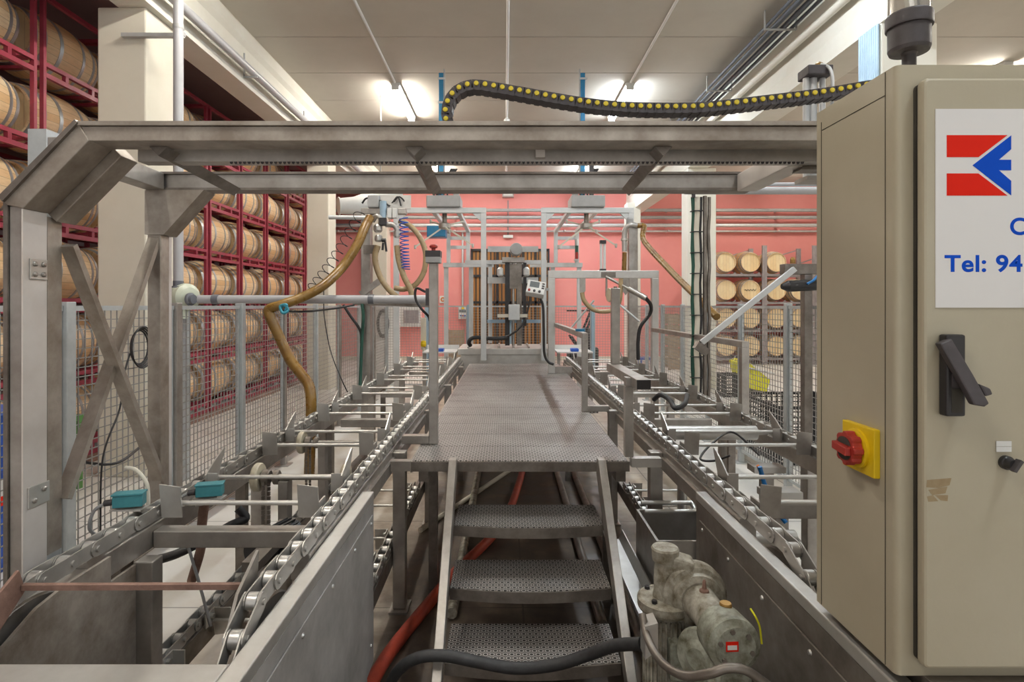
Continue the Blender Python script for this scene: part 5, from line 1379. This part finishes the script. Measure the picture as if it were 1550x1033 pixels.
# ================================================================== rollers, sensors and motors in the left conveyor
def nylon_roller(x, y, xb, label, zw=.90):
    t = thing('turning_roller', label, 'roller', (x, y, .6), 'turning rollers of the left conveyor')
    MB().lathe([(.02, -.014), (.058, -.014), (.062, -.008), (.062, .008), (.058, .014), (.02, .014)], (x, y, zw), (1, 0, 0), 28).to('wheel', M['cream_nylon'], t)
    MB().cyl((x - .03, y, zw), (xb, y, zw), .013, 12).to('shaft', M['steel'], t)
    MB().lathe([(.028, .02), (.034, .024), (.034, .05), (.028, .054)], (x, y, zw), (1, 0, 0), 20).lathe([(.026, .07), (.032, .074), (.032, .09), (.026, .094)], (x, y, zw), (1, 0, 0), 14).to('sprocket', M['steel_dark'], t)
    MB().box(x + .10, x + .14, y - .03, y + .03, .012, zw - .013).box(x + .07, x + .17, y - .06, y + .06, 0, .0119).to('stand', M['steel'], t)
    if x < 0:
        b = MB()
        for k in range(16):
            b.cbox((x + .035, y - .03 - .004 * k * 0, zw - .02 - .021 * k), .012, .010, .017).cbox((x + .035, y + .03, zw - .02 - .021 * k), .012, .010, .017)
        b.to('drive_chain', M['steel_dark'], t)
    return t
nylon_roller(W(380, 0, 2.45).x, 2.52, -.74, 'cream nylon turning wheel on a shaft inside the left conveyor, the nearer and larger one')
nylon_roller(W(438, 0, 3.05).x, 3.24, -.74, 'cream nylon turning wheel inside the left conveyor, farther from the camera', .88)
t = thing('turning_roller', 'cream nylon wheel close inside the inner left chain', 'roller', (-.70, 2.52, .9), 'turning rollers of the left conveyor')
MB().lathe([(.014, -.013), (.055, -.013), (.058, -.007), (.058, .007), (.055, .013), (.014, .013)], (-.705, 2.52, .90), (1, 0, 0), 26).to('wheel', M['cream_nylon'], t)
MB().box(-.735, -.72, 2.50, 2.54, .012, .91).box(-.77, -.70, 2.47, 2.57, 0, .0119).to('stand', M['steel'], t)
MB().cyl((-.719, 2.52, .9), (-.675, 2.52, .9), .013, 10).to('hub', M['steel_dark'], t)
t = thing('drive_motor', 'small black electric motor hung under the cross beam of the left conveyor', 'motor', (-1.0, 2.25, .6))
b = MB().lathe([(.001, 0), (.055, .002), (.062, .012), (.062, .05), (.056, .055), (.056, .22), (.03, .23)], (W(385, 0, 2.2).x, 2.2, W(0, 838, 2.2).z), (.35, 1, 0), 24)
b.to('housing', M['black'], t)
b = MB(); c = V(W(385, 0, 2.2).x, 2.2, W(0, 838, 2.2).z); d_ = V(.35, 1, 0).normalized()
for k in range(20):
    a = 2 * math.pi * k / 20; u = d_.cross(V(0, 0, 1)).normalized(); w_ = u.cross(d_)
    r_ = u * math.cos(a) + w_ * math.sin(a)
    b.bar(c + d_ * .07 + r_ * .060, c + d_ * .21 + r_ * .060, .003, .012, up=r_)
b.to('cooling_fin', M['black_rubber'], t)
MB().box(c.x + .02, c.x + .08, 2.26, 2.40, c.z + .057, .735).to('hanger', M['steel_dark'], t)
MB().box(c.x + .02, c.x + .08, 2.05, 2.26, .70, .734).to('hanger_arm', M['steel_dark'], t)
def sensor(px, py, Y, label, d):
    c = W(px, py, Y)
    t = thing('limit_switch', label, 'sensor', c, 'teal limit switches of the left conveyor')
    MB().cbox(c, .095, .045, .042, Matrix.Rotation(.25, 3, 'Z')).to('housing', M['teal'], t, bev=.003)
    MB().cbox(c + V(.0, -.0, .024), .10, .05, .006, Matrix.Rotation(.25, 3, 'Z')).to('lid', M['teal'], t, bev=.001)
    MB().cyl(c + V(-.05, -.014, -.004), c + V(-.075, -.02, -.006), .011, 10).to('gland', M['dark_grey'], t)
    MB().tube(spline([c + V(-.075, -.02, -.006), c + V(-.105, -.03, -.03), c + V(-.12, -.03, -.09), c + V(-.12, .02, -.16), c + V(-.10, .10, -.40), c + V(-.06, .12, -.60 if d else -.4)], 5), .006, 6).to('cable', M['grey_paint'], t)
    MB().cbox(c + V(.0, .0, -.030), .11, .05, .006).bar(c + V(.04, 0, -.033), (c.x + d, Y + .02, c.z - .06), .03, .02).to('bracket', M['steel_light'], t)
sensor(196, 757, 2.02, 'teal limit switch outside the outer left chain beside the gantry column', .05)
sensor(318, 742, 2.22, 'teal limit switch just inside the outer left chain', -.06)
hose('grey_cable', [(190, 708, 2.1), (206, 712, 2.1), (220, 728, 2.1), (224, 745, 2.1), (224, 775, 2.1)], 2.1, .007, 'plaster', 'pale cable curling up beside the outer left rail', 'cable')
hose('air_hose', [(310, 760, 2.25), (306, 790, 2.27), (304, 830, 2.3), (290, 880, 2.35)], 2.3, .018, 'rust', 'short reddish hose hanging below the inner teal switch', 'hose')
hose('black_hose', [(232, 850, 2.45), (270, 838, 2.6), (310, 818, 2.7), (350, 795, 2.75), (372, 785, 2.8), (360, 770, 2.8)], 2.6, .02, 'black_rubber', 'black hose bending under the left conveyor cross beam', 'hose')
# right conveyor roller, hoses and clutter
solo('idler_roller', MB().cyl((.96, 3.40, .90), (1.50, 3.40, .90), .042, 18).cyl((.906, 3.40, .90), (1.57, 3.40, .90), .014, 10), M['chrome'], 'bright chromed roller spanning the right conveyor', 'roller')
hose('blue_air_hose', [(1150, 707, 2.85), (1158, 735, 2.85), (1170, 765, 2.8), (1190, 792, 2.75)], 2.8, .011, 'cyan_cable', 'blue air hose hanging inside the right conveyor', 'hose')
hose('orange_air_hose', [(1147, 705, 2.88), (1160, 740, 2.9), (1165, 790, 2.9)], 2.9, .008, 'orange', 'thin orange air hose beside the blue one in the right conveyor', 'hose')
hose('black_loop_hose', [(990, 605, 4.3), (1000, 598, 4.2), (1014, 606, 4.1), (1022, 618, 4.0), (1036, 612, 4.0), (1040, 598, 4.1)], 4.1, .018, 'black_rubber', 'black hose looping under the right conveyor rods', 'hose')
hose('black_wire', [(1105, 690, 2.9), (1080, 698, 2.95), (1060, 694, 3.0), (1080, 670, 3.1), (1110, 655, 3.2), (1150, 690, 3.1)], 3.0, .006, 'black', 'thin black wire looped inside the right conveyor', 'wire')
t = thing('air_valve_unit', 'small valve unit with yellow and blue caps under the right conveyor rods', 'valve', (1.25, 3.5, .55))
MB().box(1.20, 1.30, 3.5, 3.58, .40, .62).to('body', M['dark_grey'], t, bev=.005)
MB().lathe([(.025, 0), (.025, .03), (.018, .04)], (1.23, 3.54, .6205), (0, 0, 1), 12).to('yellow_cap', M['yellow'], t, label='yellow cap')
MB().lathe([(.022, -.06), (.03, -.05), (.03, 0)], (1.23, 3.54, .3995), (0, 0, 1), 12).to('bowl', M['blue_plastic'], t, label='blue bowl')
MB().lathe([(.022, -.06), (.03, -.05), (.03, 0)], (1.28, 3.54, .3995), (0, 0, 1), 12).to('bowl', M['red_knob'], t, label='red bowl')
MB().box(1.235, 1.265, 3.585, 3.61, .012, .60).box(1.2, 1.3, 3.55, 3.65, 0, .0119).to('stand', M['steel'], t)
for i, (px, Y_, zt_) in enumerate(((1180, 2.80, .72), (1107, 3.3, .55), (1160, 3.3, .70))):
    x = W(px, 0, Y_).x
    t = thing('support_leg', ['square steel leg with a flat head under the right conveyor near the cabinet', 'small round headed steel leg inside the right conveyor', 'thin square leg inside the right conveyor behind the blue hose'][i], 'leg', (x, Y_, 0))
    if i == 1:
        MB().cyl((x, Y_, 0), (x, Y_, zt_), .022, 14).to('tube', M['steel'], t); MB().lathe([(.03, 0), (.03, .02), (.012, .035)], (x, Y_, zt_), (0, 0, 1), 12).to('head', M['steel_light'], t)
    else:
        MB().box(x - .03, x + .03, Y_ - .03, Y_ + .03, 0, zt_).to('tube', M['steel'], t); MB().box(x - .09, x + .09, Y_ - .05, Y_ + .05, zt_ + .0005, zt_ + .035).to('head', M['steel_light'], t)
t = thing('rust_chute', 'rusty brown angled plate below the right conveyor rods', 'plate', (1.24, 3.43, 0))
MB().prism([(1.16, 3.42, .012), (1.36, 3.42, .012), (1.26, 3.42, .60), (1.16, 3.42, .70)], (0, .012, 0)).to('plate', M['rust'], t)
MB().box(1.16, 1.28, 3.40, 3.46, 0, .0119).to('foot', M['rust'], t)

# ================================================================== far lifting stations
def station(side):
    s = -1 if side == 'left' else 1
    Yn, Yf = 8.30, 10.6
    if s < 0: xi, xo = W(732, 0, Yn).x, W(600, 0, Yn).x
    else: xi, xo = W(823, 0, Yn).x, W(955, 0, Yn).x
    zt = W(0, 315, Yn).z
    t = thing('lifting_frame', 'pale aluminium frame of the %s lifting station at the end of the conveyor' % side, 'frame', ((xi + xo) / 2, 9.4, 0), 'lifting station frames')
    w = .038
    for x in (xi, xo):
        MB().box(x - w, x + w, Yn - w, Yn + w, ZP + .001 if x == xi else .0, zt - .0765).to('post', M['alu'], t, bev=.004)
    MB().box(min(xi, xo) - w, max(xi, xo) + w, Yn - w, Yn + w, zt - .076, zt).to('crossbar', M['alu'], t, bev=.004)
    for x, q in ((xi, 1 if xo > xi else -1), (xo, -1 if xo > xi else 1)):
        MB().prism([(x + q * w, Yn - .02, zt - .077), (x + q * .16, Yn - .02, zt - .077), (x + q * w, Yn - .02, zt - .20)], (0, .04, 0)).to('gusset', M['alu'], t)
    xa = W(693, 0, Yn).x if s < 0 else W(863, 0, Yn).x
    xb = W(655, 0, Yn).x if s < 0 else W(904, 0, Yn).x
    for x in (xa, xb):
        MB().box(x - .03, x + .03, Yn + w + .001, Yf, zt - .06, zt).to('side_beam', M['alu'], t, bev=.004)
        MB().box(x - .035, x + .035, Yf + .001, Yf + .07, W(0, 398, Yf).z, zt).to('rear_post', M['alu'], t, bev=.004)
    zr = [W(0, p, Yf).z for p in (358, 372, 398)]
    lo, hi = min(xa, xb), max(xa, xb)
    for z in zr[:2]:
        MB().box(lo + .036, hi - .036, Yf + .005, Yf + .06, z - .06, z).to('rung', M['alu'], t)
    MB().box(min(lo, xi) - .1, max(hi, xi) + .1, Yf, Yf + .07, zr[2] - .08, zr[2] - .0005).to('rear_beam', M['alu'], t)
    for x in (lo - .05, hi + .05):
        MB().box(x - .04, x + .04, Yf + .071, Yf + .14, 0, zr[2]).to('rear_leg', M['alu'], t)
    # lifting column with gripper
    xg = W(667, 0, Yn).x if s < 0 else W(883, 0, Yn).x
    g_ = thing('barrel_gripper', 'blue vertical lifting column with a grey carriage and claw arms over the %s conveyor' % side, 'gripper', (xg, Yn + .1, zt), 'barrel grippers')
    xm = W(672, 0, Yn).x if s < 0 else W(889, 0, Yn).x
    MB().box(xm - .245, xm + .245, Yn - .10, Yn + .36, zt + .001, zt + .17).to('carriage', M['grey_paint'], g_, bev=.015)
    zz = W(0, 108, Yn).z
    MB().box(xg - .033, xg + .033, Yn + .05, Yn + .13, zt + .171, zz).to('column', M['blue'], g_, bev=.003)
    q = -1 if s > 0 else 1
    MB().box(xg + q * .034, xg + q * .052, Yn + .06, Yn + .12, zt + .4, zz + .06).to('slide', M['grey_paint'], g_)
    for z in (zz - .1, zz - .45, zz - .8, zt + .5):
        MB().box(xg - .045, xg + .058 * 1, Yn + .045, Yn + .1295, z, z + .03).to('clip', M['galv'], g_)
    b = MB()
    for k in range(5):
        b.tube(spline([(xm - .15 + .05 * k, Yn, zt + .17), (xm - .18 + .06 * k, Yn, zt + .36), (xm + .02 * k, Yn + .1, zt + .45), (xm + .1 + .02 * k, Yn + .12, zt + .60)], 5), .012, 6)
    b.to('cable', M['black'], g_)
    MB().box(xm + .08 * q * -1 - .03, xm + .08 * q * -1 + .03, Yn + .1, Yn + .16, zt + .171, zt + .72).to('cable_duct', M['dark_grey'], g_)
    MB().lathe([(.03, 0), (.05, .03), (.05, .08), (.02, .11)], (xm + q * .18, Yn, zt + .1705), (0, 0, 1), 12).to('sensor', M['alu'], g_)
    c = V(xm, Yn + .1, zt - .25)
    MB().cyl((xm, Yn + .1, zt), c, .035, 10).to('spindle', M['steel_dark'], g_)
    MB().lathe([(.04, -.05), (.09, -.03), (.09, .03), (.04, .05)], c, (0, 0, 1), 16).to('hub', M['steel'], g_)
    for dx, dy, dz in ((.42, -.1, -.30), (-.42, -.1, -.32), (.25, .35, .12), (-.25, .35, .12), (.1, -.3, -.12)):
        MB().bar(c + V(dx * .12, dy * .12, dz * .12), c + V(dx, dy, dz), .022, .022).to('claw_arm', M['plaster'], g_)
        MB().lathe([(.012, -.03), (.018, -.02), (.018, .02), (.012, .03)], c + V(dx, dy, dz), (0, 0, 1), 8).to('claw_tip', M['steel_light'], g_)
station('left'); station('right')
t = thing('signal_tower', 'small red and green signal light on the right lifting frame', 'signal', W(873, 375, 10.4))
c = W(873, 392, 10.4)
MB().cyl(c, c + V(0, 0, .12), .03, 10).to('red_light', M['red_knob'], t); MB().cyl(c + V(0, 0, .121), c + V(0, 0, .24), .03, 10).to('green_light', M['green_cable'], t)
MB().cyl(c + V(0, 0, .241), c + V(0, 0, .36), .03, 10).to('white_light', M['white_paint'], t); MB().box(c.x - .03, c.x + .03, c.y, c.y + .19, c.z - .03, c.z - .001).to('bracket', M['alu'], t)
solo('monitor', MB().box(W(651, 0, 10.5).x, W(678, 0, 10.5).x, 10.05, 10.35, W(0, 363, 10.5).z, W(0, 347, 10.5).z), M['blue'], 'blue box with a dark edge hanging behind the left lifting frame', 'box', bev=.01)
# transfer table at the end of the platform
xa, xb = W(694, 0, 8.6).x, W(838, 0, 8.6).x
t = thing('transfer_table', 'low pale steel transfer table across the far end of the platform', 'table', ((xa + xb) / 2, 8.7, 0))
MB().box(xa, xb, 8.45, 9.5, .93, 1.02).to('top', M['steel_light'], t, bev=.005)
MB().box(xa + .04, xb - .04, 8.47, 8.50, .70, .9295).to('front_panel', M['steel_light'], t)
for x in (xa + .05, xb - .1):
    for y in (8.52, 9.4): MB().box(x, x + .05, y, y + .05, 0, .9295).to('leg', M['steel'], t)
for i in range(6):
    x = xa + .15 + (xb - xa - .3) * i / 5
    MB().cyl((x, 8.50, 1.035), (x, 9.4, 1.035), .015, 8).to('bar', M['steel'], t)
for side, px0, px1 in (('left', 642, 692), ('right', 842, 895)):
    a, c = W(px0, 0, 8.9).x, W(px1, 0, 8.9).x
    t = thing('end_tray', 'white sheet tray closing the far end of the %s conveyor' % side, 'tray', ((a + c) / 2, 8.9, 0), 'conveyor end trays')
    MB().box(a, c, 8.7, 9.3, .93, .95).box(a, c, 9.28, 9.3, .9505, 1.02).to('tray', M['white_paint'], t)
    MB().box(a, a + .05, 8.75, 8.8, 0, .9295).box(c - .05, c, 8.75, 8.8, 0, .9295).to('leg', M['steel'], t)
    MB().box((a + c) / 2 - .06, (a + c) / 2 + .06, 8.75, 8.9, .9505, 1.0).to('blue_sensor', M['blue_plastic'], t, label='blue sensor block', bev=.01)
# mast with motor
Ym = 8.72
xm0, xm1 = W(768, 0, Ym).x, W(786, 0, Ym).x
t = thing('turning_mast', 'tall dark lifting mast with a small motor on top in front of the timber door', 'mast', ((xm0 + xm1) / 2, Ym, 1.02))
zt_ = W(0, 398, Ym).z
for x, m in ((xm0, 'black'), (xm1, 'steel_dark')):
    MB().box(x - .035, x + .035, Ym - .04, Ym + .04, 1.0505, zt_).to('upright', M[m], t)
MB().cyl(((xm0 + xm1) / 2, Ym, 1.0505), ((xm0 + xm1) / 2, Ym, zt_), .022, 12).to('screw_spindle', M['chrome'], t)
MB().box(xm0 - .08, xm1 + .08, Ym - .07, Ym + .07, zt_ + .0005, zt_ + .08).to('head_plate', M['steel'], t, bev=.005)
MB().box(xm0 + .0355, xm1 - .0355, Ym - .05, Ym - .03, zt_ - .40, zt_ - .03).to('cover', M['steel_dark'], t)
b = MB().lathe([(.03, .06), (.09, .05), (.095, 0), (.095, -.20), (.085, -.25), (.001, -.26)], ((xm0 + xm1) / 2 + .04, Ym, zt_ + .19), (0, 1, 0), 24); b.to('motor', M['grey_paint'], t)
for q in (-1, 1):
    MB().lathe([(.03, -.05), (.05, -.03), (.05, .06), (.02, .09)], (((xm0 + xm1) / 2) + q * .20, Ym - .04, zt_ - .16), (0, 0, 1), 14).to('pressure_gauge', M['alu'], t)
    MB().box(((xm0 + xm1) / 2) + q * .20 - .06 * (q > 0), ((xm0 + xm1) / 2) + q * .20 + .06 * (q < 0), Ym - .06, Ym - .02, zt_ - .22, zt_ - .2105).to('arm', M['steel_dark'], t)
MB().cbox(((xm0 + xm1) / 2 + .01, Ym - .1, 1.56), .17, .10, .24).to('carriage_box', M['alu'], t, bev=.01)
MB().bar((xm0 - .15, Ym - .09, W(0, 478, Ym).z), (xm1 + .12, Ym - .09, W(0, 478, Ym).z), .05, .05).to('carriage_arm', M['plaster'], t)
MB().tube(spline([(xm1 + .12, Ym, 2.0), (xm1 + .16, Ym - .05, 1.75), (xm1 + .06, Ym - .1, 1.4), (xm0 + .05, Ym - .12, 1.22), (xm0 - .1, Ym - .1, 1.18)], 6), .016, 6).to('cable', M['black'], t)
MB().box(xm1 + .06, xm1 + .11, Ym - .02, Ym + .02, 1.35, zt_).to('cable_duct', M['black'], t)
solo('black_hose', MB().tube(spline([W(768, 512, 8.6), W(745, 513, 8.6), W(722, 511, 8.6), (W(712, 514, 8.55)), W(710, 520, 8.55), W(712, 523, 8.6)], 6), .03, 10), M['black_rubber'], 'black hose lying in a bow on the far transfer table', 'hose')
t = thing('portal_crossbars', 'three pale horizontal crossbars joining the two lifting frames in front of the timber door', 'crossbars', (W(778, 0, 8.36).x, 8.36, 2))
for py, h in ((373, .09), (420, .11)):
    MB().box(W(736, 0, 8.3).x, W(819, 0, 8.3).x, 9.0, 9.04, W(0, py + 4, 9.0).z - h / 2, W(0, py, 9.0).z).to('crossbar', M['alu'], t)
MB().box(W(700, 0, 8.5).x, W(832, 0, 8.5).x, 9.046, 9.10, W(0, 400, 9.05).z, W(0, 394, 9.05).z).to('crossbar', M['alu'], t)
MB().box(W(739, 0, 9.1).x, W(745, 0, 9.1).x, 9.11, 9.16, 1.06, W(0, 394, 9.1).z).to('upright', M['alu'], t)
MB().box(W(738, 0, 9.1).x, W(818, 0, 9.1).x, 9.05, 9.10, W(0, 489, 9.1).z, W(0, 484, 9.1).z).to('crossbar', M['blue_cable'], t)
# operator panel
Y = 6.62; c = W(811, 438, Y)
t = thing('operator_panel', 'tilted pale grey operator panel with a dark screen on the right portal', 'control panel', c)
RM = Matrix.Rotation(-.5, 3, 'X') @ Matrix.Rotation(.20, 3, 'Y')
pb = MB().cbox(c, .21, .10, .17, RM).to('housing', M['white_paint'], t, bev=.008)
def onp(u, v_, w_, h_, d_, name, m):
    MB().cbox(c + RM @ V(u, -.051 - d_ / 2, v_), w_, d_, h_, RM).to(name, m, pb)
onp(-.02, .03, .11, .075, .003, 'screen', M['screen'])
for i, m in enumerate(('red_knob', 'dark_grey', 'dark_grey')):
    o = c + RM @ V(-.07 + .06 * i, -.0505, -.055)
    MB().lathe([(.015, 0), (.015, .012), (.010, .015)], o, RM @ V(0, -1, 0), 12).to('button', M[m], pb)
for i in range(3):
    onp(.08, .055 - .03 * i, .03, .018, .003, 'indicator', M['dark_grey'])
MB().bar(c + V(.08, .06, 0), (xa := W(831, 0, 6.70).x, 6.70, c.z), .03, .03).to('bracket', M['grey_paint'], t)
hose('panel_cable', [(818, 452, 6.62), (822, 465, 6.62), (823, 500, 6.62), (824, 535, 6.62), (830, 548, 6.6), (838, 552, 6.6)], 6.62, .016, 'black', 'black cable dropping from the operator panel to the platform', 'cable')
# yellow marker
t = thing('yellow_float', 'small yellow marker on a post at the far end of the left conveyor', 'marker', W(640, 530, 9.6))
c = W(641, 521, 9.8)
MB().lathe([(.001, -.06), (.045, -.04), (.05, 0), (.04, .05), (.001, .06)], c, (0, 0, 1), 14).to('head', M['yellow'], t)
MB().cyl((c.x, c.y, 0), (c.x, c.y, c.z - .05), .02, 8).to('stem', M['plaster'], t)
MB().box(c.x - .05, c.x + .04, c.y + .02, c.y + .06, c.z - .1, c.z + .45).to('plate', M['plaster'], t)
